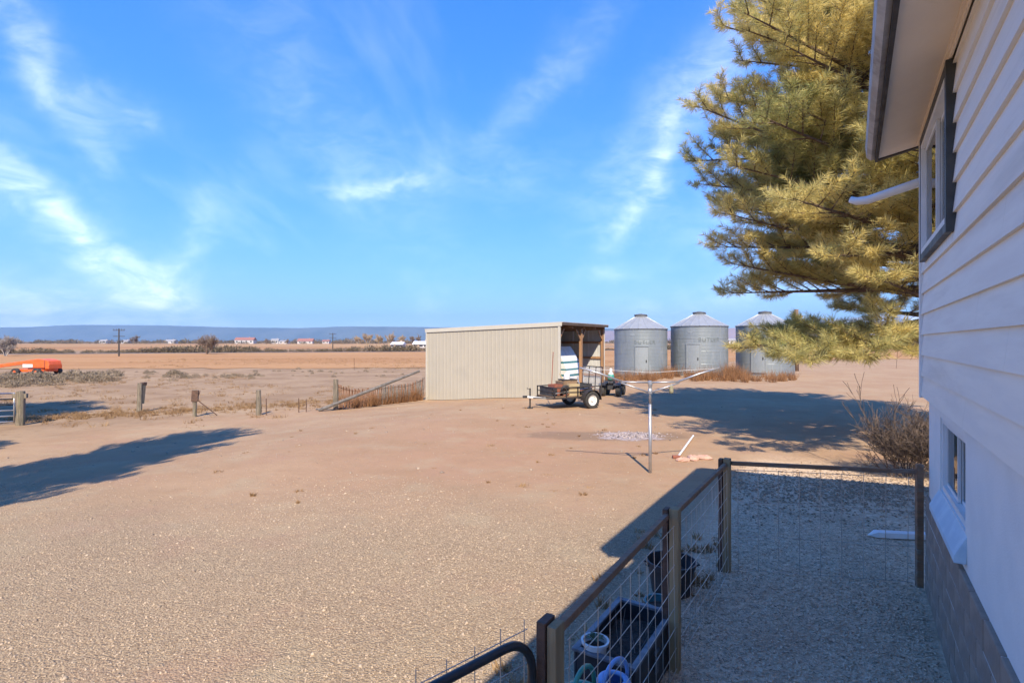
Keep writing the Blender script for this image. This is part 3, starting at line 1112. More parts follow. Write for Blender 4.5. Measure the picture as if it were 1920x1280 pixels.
c = Vector((1.60, 5.36, 0))
t = pot('nursery_pot', 'large black nursery pot behind the middle fence post', 'pot', c, .19, .235, .31, M['black_plastic'], soilz=.12)
b = MB()
for s in (-1, 1):
    b.tube([(s * .235, -.05, .27), (s * .265, -.05, .28), (s * .265, .05, .28), (s * .235, .05, .27)], .010, 6)
b.build('handle', M['black_plastic'], t)
pot('plastic_pot', 'dark teal plastic pot next to the large black pot', 'pot', (1.30, 4.68, 0), .095, .125, .23, M['teal'], group='teal pots by the planter', soilz=.05)
t = pot('plastic_pot', 'pale teal plastic pot between planter and fence', 'pot', (1.12, 4.62, 0), .09, .115, .16, M['pale_teal'], group='teal pots by the planter', soilz=.05)
# dead stalks in the black planter and in the black pot
for i in range(14):
    x, y = random.uniform(.08, .8), random.uniform(.06, .38)
    p = Vector((x, y, .24))
    q_ = p + Vector((random.uniform(-.08, .08), random.uniform(-.06, .06), random.uniform(.06, .28)))
    MB().tube([p, (p + q_) / 2 + Vector((random.uniform(-.02, .02), 0, 0)), q_], [.003, .002, .001], 4).build('dead_stalk', M['pale_twig'], planter)
# white bucket with a plant in the planter
bk = pot('bucket', 'small white bucket with a green plant in the planter', 'bucket', Vector((.80, 3.46, .25)) + fd * .09 + fn * .32, .062, .086, .18, M['white_plastic'], soilz=.035)
lv = MB()
for i in range(9):
    a = i * 2.4
    d = Vector((math.cos(a), math.sin(a), 0))
    s = Vector((-d.y, d.x, 0))
    L = random.uniform(.05, .085)
    z = .17
    lv.add([Vector((0, 0, z)), d * L * .5 + s * .018 + Vector((0, 0, z + .035)), d * L + Vector((0, 0, z + .028)), d * L * .5 - s * .018 + Vector((0, 0, z + .035))], [(0, 1, 2, 3)])
lv.build('leaves', M['leaf_dark'], bk)


def watering_can(loc, rz, mat, label, s=1.0):
    t = thing('watering_can', label, 'watering can', loc, rz, 'watering cans by the planter')
    MB().lathe([(0, 0), (.115 * s, 0), (.12 * s, .02), (.105 * s, .19 * s), (.09 * s, .215 * s), (.06 * s, .22 * s), (.055 * s, .205 * s), (.08 * s, .195 * s), (.10 * s, .03), (0, .03)], 26).build('body', mat, t, smooth=True)
    hp = []
    for i in range(13):
        a = math.pi * (-.02 + 1.08 * i / 12)
        hp.append((.125 * s * math.cos(a) - .02, 0, .19 * s + .125 * s * math.sin(a)))
    MB().tube(hp, .0125 * s, 8).build('handle', mat, t, smooth=True)
    MB().tube([(.10 * s, 0, .05), (.19 * s, 0, .13 * s), (.27 * s, 0, .25 * s)], [.03 * s, .02 * s, .016 * s], 10).build('spout', mat, t, smooth=True)
    MB().lathe([(.014 * s, 0), (.04 * s, .03 * s), (.042 * s, .036 * s), (0, .04 * s)], 16, (.27 * s, 0, .25 * s)).build('rose', mat, t)
    return t


bench = thing('low_bench', 'low plank bench under the watering cans', 'bench', (.44, 3.13, 0), fang)
MB().mm((-.16, -.02, .165), (.42, .25, .20)).build('seat', M['oldwood'], bench, bevel=.004)
for x in (-.13, .33):
    MB().mm((x, .0, 0), (x + .06, .23, .164)).build('leg', M['oldwood'], bench)
watering_can((.625, 3.28, .20), R(225), M['blue'], 'light blue watering can at the front of the planter', 1.06)
watering_can((.405, 3.12, .20), R(235), M['green'], 'green watering can left of the blue one', 1.2)

# white downspout lying on the ground beyond the far fence
pl_ = thing('fallen_downspout', 'white downspout lying on the ground by the house corner', 'downspout', (4.55, 6.82, .05), R(-8))
b = MB().prism([(-.055, -.035), (.055, -.035), (.055, .035), (-.055, .035)], .10, 1.6, 'x')
b.build('pipe', M['white'], pl_, bevel=.006)
MB().add([(0, -.008, -.02), (0, .008, -.02), (.099, -.055, -.035), (.099, .055, -.035), (.099, .055, .035), (.099, -.055, .035)],
         [(0, 2, 3, 1), (0, 1, 4, 5), (0, 5, 2), (1, 3, 4), (2, 5, 4, 3)]).build('crimped_end', M['white'], pl_)

# ------------------------------------------------------------------ rotary clothesline
cl = G(1219, 886)
line = thing('clothesline', 'galvanised clothesline post with raised arms in the yard', 'clothesline', cl)
MB().tube([(0, 0, -.2), (0, 0, 1.30)], .030, 12).build('pole', M['galv'], line, smooth=True)
MB().tube([(0, 0, 1.28), (0, 0, 1.74)], .023, 12).build('mast', M['galv'], line, smooth=True)
MB().lathe([(.02, 1.50), (.042, 1.50), (.045, 1.56), (.03, 1.60), (.045, 1.68), (.045, 1.73), (.02, 1.75)], 12).build('hub', M['galv'], line)
for sx in (-1, 1):
    MB().tube([(sx * .03, 0, 1.71), (sx * .56, 0, 1.725)], .016, 8).build('crossbar', M['galv'], line, smooth=True)
    MB().tube([(sx * .035, 0, 1.53), (sx * .55, 0, 1.705)], .015, 8).build('brace', M['galv'], line, smooth=True)
    MB().tube([(sx * .54, .0, 1.73), (sx * .95, .02, 1.88), (sx * 1.33, .03, 1.99)], .019, 8).build('arm', M['galv'], line, smooth=True)
lw = MB()
for yy in (-.02, .02):
    lw.tube([(-1.30, yy, 1.98), (0, yy * 3, 1.90), (1.30, yy, 1.98)], .0016, 4)
o = lw.build('line', M['white_plastic'], line)
o['kind'] = 'stuff'
bag = thing('clothespin_bag', 'small drab clothespin bag hanging from the clothesline', 'bag', (cl.x + .40, cl.y, cl.z + 1.44))
MB().lathe([(.0, .06), (.035, .065), (.045, .10), (.04, .17), (.02, .22)], 12).build('pouch', M['bagcloth'], bag, smooth=True)
MB().tube([(0, 0, .2), (0, 0, .265)], .006, 6).build('hook', M['wire'], bag)


# ------------------------------------------------------------------ open shed
SH = Vector((2.12, 23.6, 0))
SROT = math.atan2(ST, -CT)               # local +x runs along the near wall to the left, local -y goes away along the open front
shed = thing('open_shed', 'beige metal shed with an open front, beside the trailer', 'shed', SH, SROT)
SL, SD = 7.8, 5.13
Mw = Matrix.Translation(SH) @ Matrix.Rotation(SROT, 4, 'Z')


def sground(x, y):
    p = Mw @ Vector((x, y, 0))
    return gz(p.x, p.y)


def zt(x):
    return 3.33 - .22 * x / SL


def ribbed(x0, x1, y, zbot, ztop, t, mat, name, parent, sign=1, along='x', pitch=.229, rib=.008):
    """profiled metal sheet; zbot and ztop are functions of the run"""
    prof = []
    s = x0
    while s < x1 - 1e-4:
        for ds, dd in ((0, 0), (pitch * .68, 0), (pitch * .76, 1), (pitch * .90, 1)):
            if s + ds < x1:
                prof.append((s + ds, dd))
        s += pitch
    prof.append((x1, 0))
    vs, fs = [], []
    for i, (a, dd) in enumerate(prof):
        yy = y + sign * dd * rib
        for z in (zbot(a), ztop(a)):
            vs.append((a, yy, z) if along == 'x' else (yy, a, z))
        if i:
            fs.append((2 * i - 2, 2 * i, 2 * i + 1, 2 * i - 1))
    o = MB().add(vs, fs).build(name, mat, parent)
    m = o.modifiers.new('thick', 'SOLIDIFY')
    m.thickness = .004
    return o


x = 0.03
while x < SL - .03:
    x1 = min(x + .916, SL - .02)
    ribbed(x, x1 - .003, .0 + .002 * random.random(), lambda a: sground(a, 0) + .02, lambda a: zt(a) - .14, .004, M['shedwall'], 'wall_panel', shed, 1, 'x')
    x += .916
# far wall, back wall
x = .03
while x < SL - .03:
    x1 = min(x + .916, SL - .02)
    ribbed(x, x1 - .003, -SD, lambda a: sground(a, -SD) + .02, lambda a: zt(a) - .1, .004, M['shedin'], 'wall_panel', shed, -1, 'x')
    x += .916
x = -SD + .02
while x < -.02:
    x1 = min(x + .916, -.02)
    ribbed(x, x1 - .003, SL, lambda a: sground(SL, a) + .02, lambda a: zt(SL) - .1, .004, M['shedin'], 'wall_panel', shed, 1, 'y')
    x += .916
# corner and eave trims
MB().mm((-.03, -.03, sground(0, 0) - .1), (.075, .040, zt(0) - .16)).build('corner_trim', M['shedtrim'], shed)
MB().mm((SL - .05, -.03, sground(SL, 0) - .1), (SL + .03, .040, zt(SL) - .16)).build('corner_trim', M['shedtrim'], shed)
MB().prism([(-.12, zt(-.12) - .15), (SL + .06, zt(SL) - .15), (SL + .06, zt(SL) + .035), (-.12, zt(-.12) + .035)], .03, .055, 'y').build('eave_trim', M['shedtrim'], shed)
# roof: deck, sheets
MB().prism([(-.12, zt(-.12) - .05), (SL + .1, zt(SL + .1) - .05), (SL + .1, zt(SL + .1) + .005), (-.12, zt(-.12) + .005)], -SD - .06, .028, 'y').build('roof_deck', M['shedroof_under'], shed)
MB().prism([(-.16, zt(-.16) + .010), (SL + .14, zt(SL + .14) + .010), (SL + .14, zt(SL + .14) + .04), (-.16, zt(-.16) + .04)], -SD - .1, .029, 'y').build('roof', M['shedroof'], shed)
MB().mm((-.15, -SD - .06, zt(0) - .10), (-.122, .028, zt(0) + .012)).build('front_fascia', M['shedroof_under'], shed)
# rafters, front posts with knee braces, girts
for y in (-.10, -1.30, -2.60, -3.85, -SD + .1):
    MB().prism([(0, zt(0) - .22), (SL - .1, zt(SL) - .22), (SL - .1, zt(SL) - .052), (0, zt(0) - .052)], y - .03, y + .03, 'y').build('rafter', M['timber'], shed)
for y in (-.10, -2.42, -SD + .09):
    MB().mm((.06, y - .065, sground(0, y) - .3), (.19, y + .065, zt(0) - .225)).build('post', M['timber'], shed)
    for x in (3.9,):
        MB().mm((x, y - .065, sground(x, y) - .3), (x + .13, y + .065, zt(x) - .23)).build('post', M['timber'], shed)
for y, s in ((-.10, -1), (-2.42, 1), (-2.42, -1), (-SD + .09, 1)):
    board((.12, y + s * .05, zt(0) - .75), (.12, y + s * .52, zt(0) - .26), .04, .09, M['timber'], 'knee_brace', shed)
for z in (.75, 1.65, 2.45):
    MB().mm((.2, -SD + .024, z - .06), (SL - .1, -SD + .07, z + .06)).build('girt', M['timber'], shed)
    MB().mm((SL - .07, -SD + .1, z - .06), (SL - .02, -.1, z + .06)).build('girt', M['timber'], shed)
    MB().mm((.2, -.07, z - .06), (SL - .1, -.024, z + .06)).build('girt', M['timber'], shed)

# camper standing inside the shed, nose to the open front
cz = sground(1.5, -1.5)
camper = thing('camper_trailer', 'white camper with teal stripes parked inside the open shed', 'camper', Mw @ Vector((.22, -1.35, cz)), SROT)


def side_poly(z0, z1, n=10):
    """front outline of the camper: nose leans back towards the roof"""
    pts = []
    for i in range(n + 1):
        f = i / n
        z = z0 + (z1 - z0) * f
        pts.append((nose(z), z))
    return pts


def nose(z):
    f = (z - .62) / 1.70
    return .02 + .75 * max(f, 0) ** 1.7


for (z0, z1, mt) in ((.62, .92, 'white_plastic'), (.92, 1.02, 'teal'), (1.02, 1.20, 'white_plastic'), (1.20, 1.28, 'teal'), (1.28, 1.52, 'white_plastic'),
                     (1.52, 1.62, 'teal'), (1.62, 2.32, 'white_plastic')):
    p = side_poly(z0, z1)
    pg = p + [(3.6, z1), (3.6, z0)]
    MB().prism(pg, -1.7, .0, 'y').build('body' if mt == 'white_plastic' else 'stripe', M[mt], camper)
MB().mm((.30, -1.6, .42), (3.5, -.1, .615)).build('chassis', M['darksteel'], camper)
for y in (-1.62, -.26):
    MB().lathe([(0, 0), (.20, 0), (.30, .02), (.31, .08), (.30, .16), (.20, .18), (0, .18)], 20, (2.0, y, .31), 'y').build('wheel', M['tyre'], camper)
MB().tube([(.3, -.4, .5), (-.35, -.85, .5), (.3, -1.3, .5)], .035, 8).build('hitch', M['darksteel'], camper)


# ------------------------------------------------------------------ utility trailer
ta = R(28)
TC = G(1108, 765)
tr = thing('utility_trailer', 'black utility trailer with an upright mesh ramp loaded with scrap', 'trailer', TC, ta)
Tm = Matrix.Translation(TC) @ Matrix.Rotation(ta, 4, 'Z')
bx0, bx1, by0, by1 = -1.52, .56, .14, 1.42
fz, rzt = .44, .80
b = MB()
b.mm((bx0, by0, fz - .05), (bx1, by0 + .05, fz))
b.mm((bx0, by1 - .05, fz - .05), (bx1, by1, fz))
for x in np.linspace(bx0, bx1 - .05, 6):
    b.mm((x, by0 + .05, fz - .05), (x + .05, by1 - .05, fz - .004))
b.build('frame', M['trailer'], tr)
for i in range(8):
    y0 = by0 + .06 + i * (by1 - by0 - .12) / 8
    MB().mm((bx0 + .01, y0, fz + .001), (bx1 - .01, y0 + (by1 - by0 - .12) / 8 - .008, fz + .036)).build('floor_plank', M['oldwood'], tr)
for z in (rzt, fz + .19):
    for y in (by0 + .02, by1 - .02):
        MB().tube([(bx0, y, z), (bx1, y, z)], .021 if z == rzt else .012, 6).build('side_rail', M['trailer'], tr)
    MB().tube([(bx0 + .02, by0, z), (bx0 + .02, by1, z)], .021 if z == rzt else .012, 6).build('front_rail', M['trailer'], tr)
for x in np.linspace(bx0 + .02, bx1 - .02, 5):
    for y in (by0 + .02, by1 - .02):
        MB().mm((x - .018, y - .018, fz - .04), (x + .018, y + .018, rzt)).build('stake', M['trailer'], tr)
rp = thing('tmp', 'x', 'x')
bpy.data.objects.remove(rp)
ramp = MB()
ramp.tube([(bx1 + .03, by0 + .02, fz), (bx1 + .10, by0 + .02, 1.52), (bx1 + .10, by1 - .02, 1.52), (bx1 + .03, by1 - .02, fz), (bx1 + .03, by0 + .02, fz)], .024, 6)
for f in (.33, .66):
    y = by0 + (by1 - by0) * f
    ramp.tube([(bx1 + .03, y, fz), (bx1 + .10, y, 1.52)], .018, 6)
ro = ramp.build('ramp', M['trailer'], tr)
rm = MB()
for i in range(22):
    y = by0 + .04 + (by1 - by0 - .08) * i / 21
    rm.tube([(bx1 + .035, y, fz), (bx1 + .105, y, 1.52)], .009, 4)
for i in range(6):
    f = i / 5
    rm.tube([(bx1 + .035 + .07 * f, by0 + .02, fz + 1.08 * f), (bx1 + .035 + .07 * f, by1 - .02, fz + 1.08 * f)], .006, 4)
o = rm.build('ramp_mesh', M['galv'], ro)
o['kind'] = 'stuff'
for y, s in ((-.02, 1), (1.46, 1)):
    wz = .31
    w_ = MB().lathe([(.20, -.10), (.27, -.105), (.315, -.085), (.325, -.04), (.325, .04), (.315, .085), (.27, .105), (.20, .10), (.20, -.10)], 28, (0, y, wz), 'y').build('wheel', M['tyre'], tr, smooth=False)
    MB().lathe([(0, -.075), (.05, -.085), (.055, -.06), (.10, -.045), (.15, -.05), (.165, -.075), (.205, -.085), (.21, -.02), (.0, .0)], 24, (0, y, wz), 'y').build('rim', M['rim'], w_)
    fen = []
    for i in range(11):
        a = math.pi * i / 10
        fen.append((.40 * math.cos(a), wz + .39 * math.sin(a)))
    inn = [(x * .955, wz + (z - wz) * .955) for x, z in reversed(fen)]
    MB().prism(fen + inn, y - .12, y + .12, 'y').build('fender', M['trailer'], tr)
MB().tube([(0, -.02, .31), (0, 1.46, .31)], .03, 8).build('axle', M['darksteel'], tr)
MB().tube([(bx0 + .5, .78, fz - .09), (bx0 - .10, .78, fz - .07), (bx0 - .82, .78, fz + .02)], .042, 8).build('tongue', M['white'], tr)
for s in (-1, 1):
    MB().tube([(bx0 + .03, .78 + s * .5, fz - .03), (bx0 - .55, .78 + s * .04, fz - .02)], .025, 6).build('tongue_brace', M['trailer'], tr)
MB().mm((bx0 - .96, .735, fz - .01), (bx0 - .80, .825, fz + .075)).build('coupler', M['darksteel'], tr, bevel=.01)
jk = MB().tube([(bx0 - .62, .86, .06), (bx0 - .62, .86, fz + .33)], .03, 8).build('jack', M['trailer'], tr)
MB().tube([(bx0 - .62, .86, fz + .31), (bx0 - .74, .86, fz + .31), (bx0 - .74, .86, fz + .36)], .012, 6).build('crank', M['trailer'], jk)
MB().mm((bx0 - .70, .78, -.02), (bx0 - .54, .94, .06)).build('foot', M['darksteel'], jk)


def on_trailer(x, y, z=fz + .037):
    return Tm @ Vector((x, y, z))


def crate(name, label, cat, x, y, sx, sy, sz, mat, rz=0, z=fz + .037):
    t = thing(name, label, cat, on_trailer(x, y, z), ta + rz)
    for i in range(3):
        z0 = sz * i / 3
        for s in (-1, 1):
            MB().mm((-sx / 2, s * sy / 2 - .012, z0 + .004), (sx / 2, s * sy / 2 + .012, z0 + sz / 3 - .004)).build('plank', mat, t)
            MB().mm((s * sx / 2 - .012, -sy / 2 + .013, z0 + .004), (s * sx / 2 + .012, sy / 2 - .013, z0 + sz / 3 - .004)).build('plank', mat, t)
    MB().mm((-sx / 2 + .013, -sy / 2 + .013, .0), (sx / 2 - .013, sy / 2 - .013, .012)).build('bottom', mat, t)
    return t


crate('metal_box', 'rusty red box at the front of the trailer', 'box', -1.12, .70, .38, .42, .42, M['redbrown'], .1)
crate('steel_rack', 'dark rack at the front corner of the trailer', 'rack', -1.38, .80, .20, .9, .30, M['darksteel'], 0)
for i, (x_, y_, z_, tilt, lab_) in enumerate([(-.95, .30, .21, 0.2, 'worn tyre standing against the trailer side rail, front one'), (-.12, .42, .20, -.25, 'worn tyre standing in the trailer near the wheel')]):
    tw = MB().lathe([(.10, -.05), (.17, -.06), (.20, -.03), (.20, .03), (.17, .06), (.10, .05), (.10, -.05)], 20, (0, 0, 0), 'y').build('worn_tyre', M['tyre'])
    tw.location = on_trailer(x_, y_, fz + .04 + z_)
    tw.rotation_euler = (tilt, 0, ta)
    tag(tw, lab_, 'tyre', 'loose tyres on the trailer')
hs_ = MB()
for k_ in range(3):
    hs_.tube([(.17 * math.cos(a_ * .3) * (1 - .12 * k_), .17 * math.sin(a_ * .3) * (1 - .12 * k_), .03 + .045 * k_) for a_ in range(22)], .022, 6)
ho = hs_.build('coiled_hose', M['darksteel'])
ho.location = on_trailer(.28, .45)
tag(ho, 'dark coiled hose at the rear of the trailer', 'hose')
crate('wooden_crate', 'old wooden crate in the middle of the trailer', 'crate', -.62, .75, .56, .60, .52, M['oldwood'], -.05)
crate('wooden_crate', 'pale plank crate near the side rail of the trailer', 'crate', -.60, .30, .45, .18, .44, M['yellowwood'], 0)
crate('steel_tub', 'dark low tub beside the upright trailer ramp', 'tub', .10, .80, .55, .7, .40, M['darksteel'], 0)
# white jug
jg = thing('plastic_jug', 'white plastic jug on the load in the trailer', 'jug', on_trailer(-.40, 1.02, fz + .57), ta)
MB().lathe([(0, 0), (.115, 0), (.12, .03), (.12, .17), (.10, .22), (.045, .26), (.04, .30), (0, .30)], 18).build('body', M['white_plastic'], jg, smooth=True)
MB().tube([(.09, 0, .20), (.13, 0, .26), (.05, 0, .285)], .014, 6).build('handle', M['white_plastic'], jg)
st = thing('storage_box', 'dark box under the white jug in the trailer', 'box', on_trailer(-.33, 1.06), ta)
MB().mm((-.3, -.22, 0), (.3, .22, .53)).build('body', M['oldwood'], st, bevel=.01)
MB().mm((-.31, -.23, .531), (.31, .23, .565)).build('lid', M['darksteel'], st)
# shovel with a red handle and loose poles
sv = thing('shovel', 'long handled shovel leaning out of the trailer', 'shovel', on_trailer(-1.02, 1.15), ta)
MB().tube([(0, 0, .2), (.14, .10, 1.62)], .016, 8).build('handle', M['redbrown'], sv)
MB().add([(-.10, -.01, .22), (.06, .0, .25), (.05, .0, .02), (-.03, .0, -.02), (-.11, -.01, .03), (-.02, .05, .12)],
         [(0, 1, 5), (1, 2, 5), (2, 3, 5), (3, 4, 5), (4, 0, 5)]).build('blade', M['darksteel'], sv)
for i, (a, b_, mt, lab) in enumerate([((-.3, .9, fz + .1), (-.62, 1.2, 1.25), 'yellowwood', 'pale wooden stake leaning on the dark box in the trailer'),
                                      ((-.15, .35, fz + .08), (.05, .95, 1.10), 'galv', 'thin grey pipe leaning among the trailer load'),
                                      ((-1.4, .28, rzt - .22), (.2, .24, rzt - .05), 'galv', 'long grey pipe lying along the trailer side'),
                                      ((-1.1, .22, rzt - .30), (.4, .30, rzt - .02), 'redbrown', 'rusty red pole sloping along the trailer side')]):
    A_, B_ = Tm @ Vector(a), Tm @ Vector(b_)
    o = MB().tube([A_, B_], .02, 8).build('loose_pole', M[mt])
    tag(o, lab, 'pole', 'loose poles on the trailer')
# small motor mower hanging on the rear
# ------------------------------------------------------------------ quad behind the trailer
qc = G(1149, 741)
quad = thing('quad_bike', 'dark quad bike parked behind the trailer', 'quad bike', qc, R(68))
for x in (-.48, .48):
    for y in (-.36, .36):
        w_ = MB().lathe([(.12, -.10), (.22, -.11), (.26, -.07), (.27, 0), (.26, .07), (.22, .11), (.12, .10), (.12, -.10)], 20, (x, y, .26), 'y').build('wheel', M['tyre'], quad)
        MB().lathe([(0, -.06), (.12, -.075), (.125, .075), (0, .06)], 14, (x, y, .26), 'y').build('rim', M['darksteel'], w_)
MB().mm((-.55, -.15, .30), (.55, .15, .52)).build('chassis', M['darksteel'], quad, bevel=.03)
for x in (-.48, .48):
    for y in (-.34, .34):
        MB().prism([(x - .33, .52), (x - .22, .60), (x + .22, .60), (x + .33, .52), (x + .30, .50), (x + .2, .565), (x - .2, .565), (x - .30, .50)], y - .16, y + .16, 'y').build('fender', M['black_plastic'], quad)
MB().prism([(-.55, .60), (-.50, .72), (-.1, .70), (.05, .62), (.0, .54), (-.5, .53)], -.13, .13, 'y').build('seat', M['black_plastic'], quad, bevel=.02)
MB().prism([(.03, .53), (.08, .70), (.30, .72), (.5, .60), (.5, .53)], -.14, .14, 'y').build('tank', M['redbrown'], quad, bevel=.02)
MB().tube([(.22, -.36, .92), (.26, -.12, .88), (.28, 0, .80), (.26, .12, .88), (.22, .36, .92)], .014, 6).build('handlebar', M['darksteel'], quad)
rk = MB()
for y in np.linspace(-.3, .3, 5):
    rk.tube([(-.75, y, .70), (-.30, y, .74)], .01, 5)
for x in (-.75, -.30):
    rk.tube([(x, -.3, .72), (x, .3, .72)], .012, 5)
rk.build('rack', M['darksteel'], quad)
Qm = Matrix.Translation(qc) @ Matrix.Rotation(R(68), 4, 'Z')
sp = thing('sprayer_tank', 'teal sprayer tank with white top on the quad bike', 'tank', Qm @ Vector((-.45, 0, .755)), 0)
MB().lathe([(0, 0), (.14, 0), (.15, .04), (.15, .18), (.12, .24), (0, .24)], 16).build('body', M['green'], sp, smooth=True)
MB().lathe([(.12, .24), (.115, .30), (.06, .34), (.055, .52), (0, .53)], 16).build('cap', M['white_plastic'], sp, smooth=True)


# ------------------------------------------------------------------ grain bins
def arc_box(mb, Rr, a0, a1, z0, z1, out, n=4):
    vs, fs = [], []
    for i in range(n + 1):
        a = a0 + (a1 - a0) * i / n
        for rr in (Rr, Rr + out):
            for z in (z0, z1):
                vs.append((rr * math.cos(a), rr * math.sin(a), z))
    for i in range(n):
        k_ = i * 4
        fs += [(k_, k_ + 4, k_ + 5, k_ + 1), (k_ + 2, k_ + 3, k_ + 7, k_ + 6), (k_ + 1, k_ + 5, k_ + 7, k_ + 3), (k_, k_ + 2, k_ + 6, k_ + 4)]
    fs += [(0, 1, 3, 2), (n * 4, n * 4 + 2, n * 4 + 3, n * 4 + 1)]
    mb.add(vs, fs)


def text_mesh(txt, size):
    cu_ = bpy.data.curves.new('lettering', 'FONT')
    cu_.body = txt
    cu_.size = size
    cu_.align_x = 'CENTER'
    cu_.extrude = 0
    cu_.space_character = 1.15
    to = bpy.data.objects.new('lettering_tmp', cu_)
    COL.objects.link(to)
    dg = bpy.context.evaluated_depsgraph_get()
    me = bpy.data.meshes.new_from_object(to.evaluated_get(dg))
    bpy.data.objects.remove(to)
    return me


def grain_bin(loc, Rb, He, Hp, label, door_az, text_az, door_style):
    t = thing('grain_bin', label, 'grain bin', loc, 0, 'grain bins in a row')
    face = math.atan2(-loc.y, -loc.x)              # towards the yard
    nring = 4
    for r_ in range(nring):
        z0, z1 = He * r_ / nring, He * (r_ + 1) / nring
        prof = []
        n = 28
        for i in range(n + 1):
            f = i / n
            prof.append((Rb + .008 * math.cos(f * 2 * math.pi * 9) + (.004 if r_ % 2 else 0), z0 + (z1 - z0) * f))
        MB().lathe(prof, 72).build('wall_ring', M['bin'], t, smooth=True)
    # vertical sheet seams
    for r_ in range(nring):
        for i in range(6):
            a = face + i * math.pi / 3 + (r_ % 2) * math.pi / 6 + .25
            sm = MB()
            arc_box(sm, Rb + .006, a - .012, a + .012, He * r_ / nring + .01, He * (r_ + 1) / nring - .01, .014, 1)
            sm.build('seam', M['bindoor'], t)
    MB().lathe([(Rb + .0, He - .03), (Rb + .05, He - .04), (Rb + .06, He + .01), (Rb + .02, He + .015)], 72).build('eave_ring', M['bincap'], t)
    # roof panels with raised ribs
    ns = 20
    rc = .42
    for i in range(ns):
        a0, a1 = 2 * math.pi * i / ns, 2 * math.pi * (i + 1) / ns
        vs = []
        for a in (a0, a0 + .035, a1 - .035, a1):
            lift = .03 if a in (a0, a1) else 0.0
            vs.append(((Rb + .07) * math.cos(a), (Rb + .07) * math.sin(a), He + .0 + lift))
            vs.append((rc * math.cos(a), rc * math.sin(a), Hp + lift))
        MB().add(vs, [(0, 2, 3, 1), (2, 4, 5, 3), (4, 6, 7, 5)]).build('roof_panel', M['binroof'], t)
    MB().lathe([(rc + .02, Hp - .06), (rc + .03, Hp + .13), (rc + .06, Hp + .13), (rc + .06, Hp + .17), (.1, Hp + .24), (0, Hp + .25)], 24).build('cap', M['bincap'], t)
    MB().mm((rc - .05, -.06, Hp + .02), (rc + .1, .06, Hp + .12)).build('cap_hinge', M['bincap'], t)
    # door on the yard side
    az = face + door_az
    dw = .44 / Rb
    d = MB()
    arc_box(d, Rb + .012, az - dw, az + dw, .32, He * .64, .03, 6)
    do = d.build('door', M['bindoor'], t)
    fr = MB()
    for (p, q_, z0, z1) in ((-dw - .035, -dw, .26, He * .66), (dw, dw + .035, .26, He * .66), (-dw, dw, .26, .32), (-dw, dw, He * .64, He * .66)):
        arc_box(fr, Rb + .010, az + p, az + q_, z0, z1, .07, 4)
    fr.build('door_frame', M['bindoor'] if door_style else M['bin'], do)
    h_ = MB()
    arc_box(h_, Rb + .043, az + dw * .6, az + dw * .75, He * .33, He * .38, .04, 1)
    h_.build('handle', M['darksteel'], do)
    # stencilled lettering, bent round the wall
    if text_az is not None:
        me = text_mesh('BUTLER', .40)
        for v in me.vertices:
            a = face + text_az + v.co.x / Rb * 1.0
            rr = Rb + .024
            v.co = Vector((rr * math.cos(a), rr * math.sin(a), He * .695 + v.co.y))
        me.materials.clear()
        me.materials.append(M['lettering'])
        obj('lettering', me, t)
        b = MB()
        arc_box(b, Rb + .012, face - .38, face - .22, He * .86, He * .90, .012, 2)
        b.build('plate', M['bindoor'], t)
    return t


grain_bin(Vector((9.64, 40.0, gz(9.6, 40) - .04)), 1.93, 3.60, 4.52, 'left grain bin of the three, nearest the shed', .05, .16, 0)
grain_bin(Vector((14.06, 40.1, gz(14, 40) - .04)), 2.04, 3.66, 4.56, 'middle grain bin of the three with a pale framed door', -.18, .35, 1)
grain_bin(Vector((19.05, 40.2, gz(19, 40) - .04)), 2.02, 3.68, 4.58, 'right grain bin of the three, half hidden by the pine', -.2, None, 1)

up_ = thing('utility_pole', 'brown wooden pole standing behind the right grain bin', 'pole', (24.0, 45.0, gz(24, 45)), 0)
MB().tube([(0, 0, -.5), (0, 0, 5.2)], [.20, .16], 10).build('shaft', M['utility'], up_, smooth=True)
MB().box((0, -.18, 4.6), (.9, .09, .12)).build('crossarm', M['utility'], up_)

# ------------------------------------------------------------------ old fence line at the edge of the yard
def old_post(u, vb, vt, lean, wpx, label, split=False, seed=0):
    p = G(u, vb)
    h = (vb - vt) / FPX * p.y
    w = wpx / FPX * p.y
    r_ = random.Random(seed)
    t = thing('fence_post', label, 'fence post', p, r_.uniform(0, 1.5), 'old posts along the yard edge')
    pts, rad = [], []
    for i in range(7):
        f = i / 6
        pts.append((lean[0] * f + r_.uniform(-.008, .008), lean[1] * f, -.3 + (h + .3) * f))
        rad.append(w / 2 * (1.0 - .12 * f) * r_.uniform(.92, 1.08))
    b_ = MB().tube(pts, rad, 9)
    b_.build('shaft', M['oldpost'], t)
    return t, p, h, w


t, p, h, w = old_post(38, 797, 733, (.03, 0), 15, 'thick mossy post where the pipe gate hangs', seed=1)
MB().box((.0, 0, h * .86), (w * 1.5, w * .4, .16)).build('hinge_block', M['oldpost'], t)
t, p, h, w = old_post(261, 773, 718, (.05, 0), 9, 'leaning grey split post left of the two standing posts', seed=2)
MB().box((w * .75, 0, h * .62), (w * .7, w * .8, h * .66), (0, .12, 0)).build('split_half', M['oldpost'], t)
MB().box((w * 1.1, 0, h * .96), (w * .9, w * .8, .14)).build('knot', M['rust'], t)
t, p, h, w = old_post(365, 781, 731, (.0, 0), 8, 'short thin post with a rod propped against it', seed=3)
MB().box((w * .1, 0, h * .78), (w * 1.35, w * 1.1, h * .42), (0, .06, 0)).build('sleeve', M['rust'], t)
MB().tube([(w * .5, -.02, h * .78), (w * 1.0, -.02, h * .86), (w * 1.15, -.02, h * .97)], .015, 5).build('wire_hook', M['rust'], t)
rp0, rp1 = G(365, 781), G(407, 779)
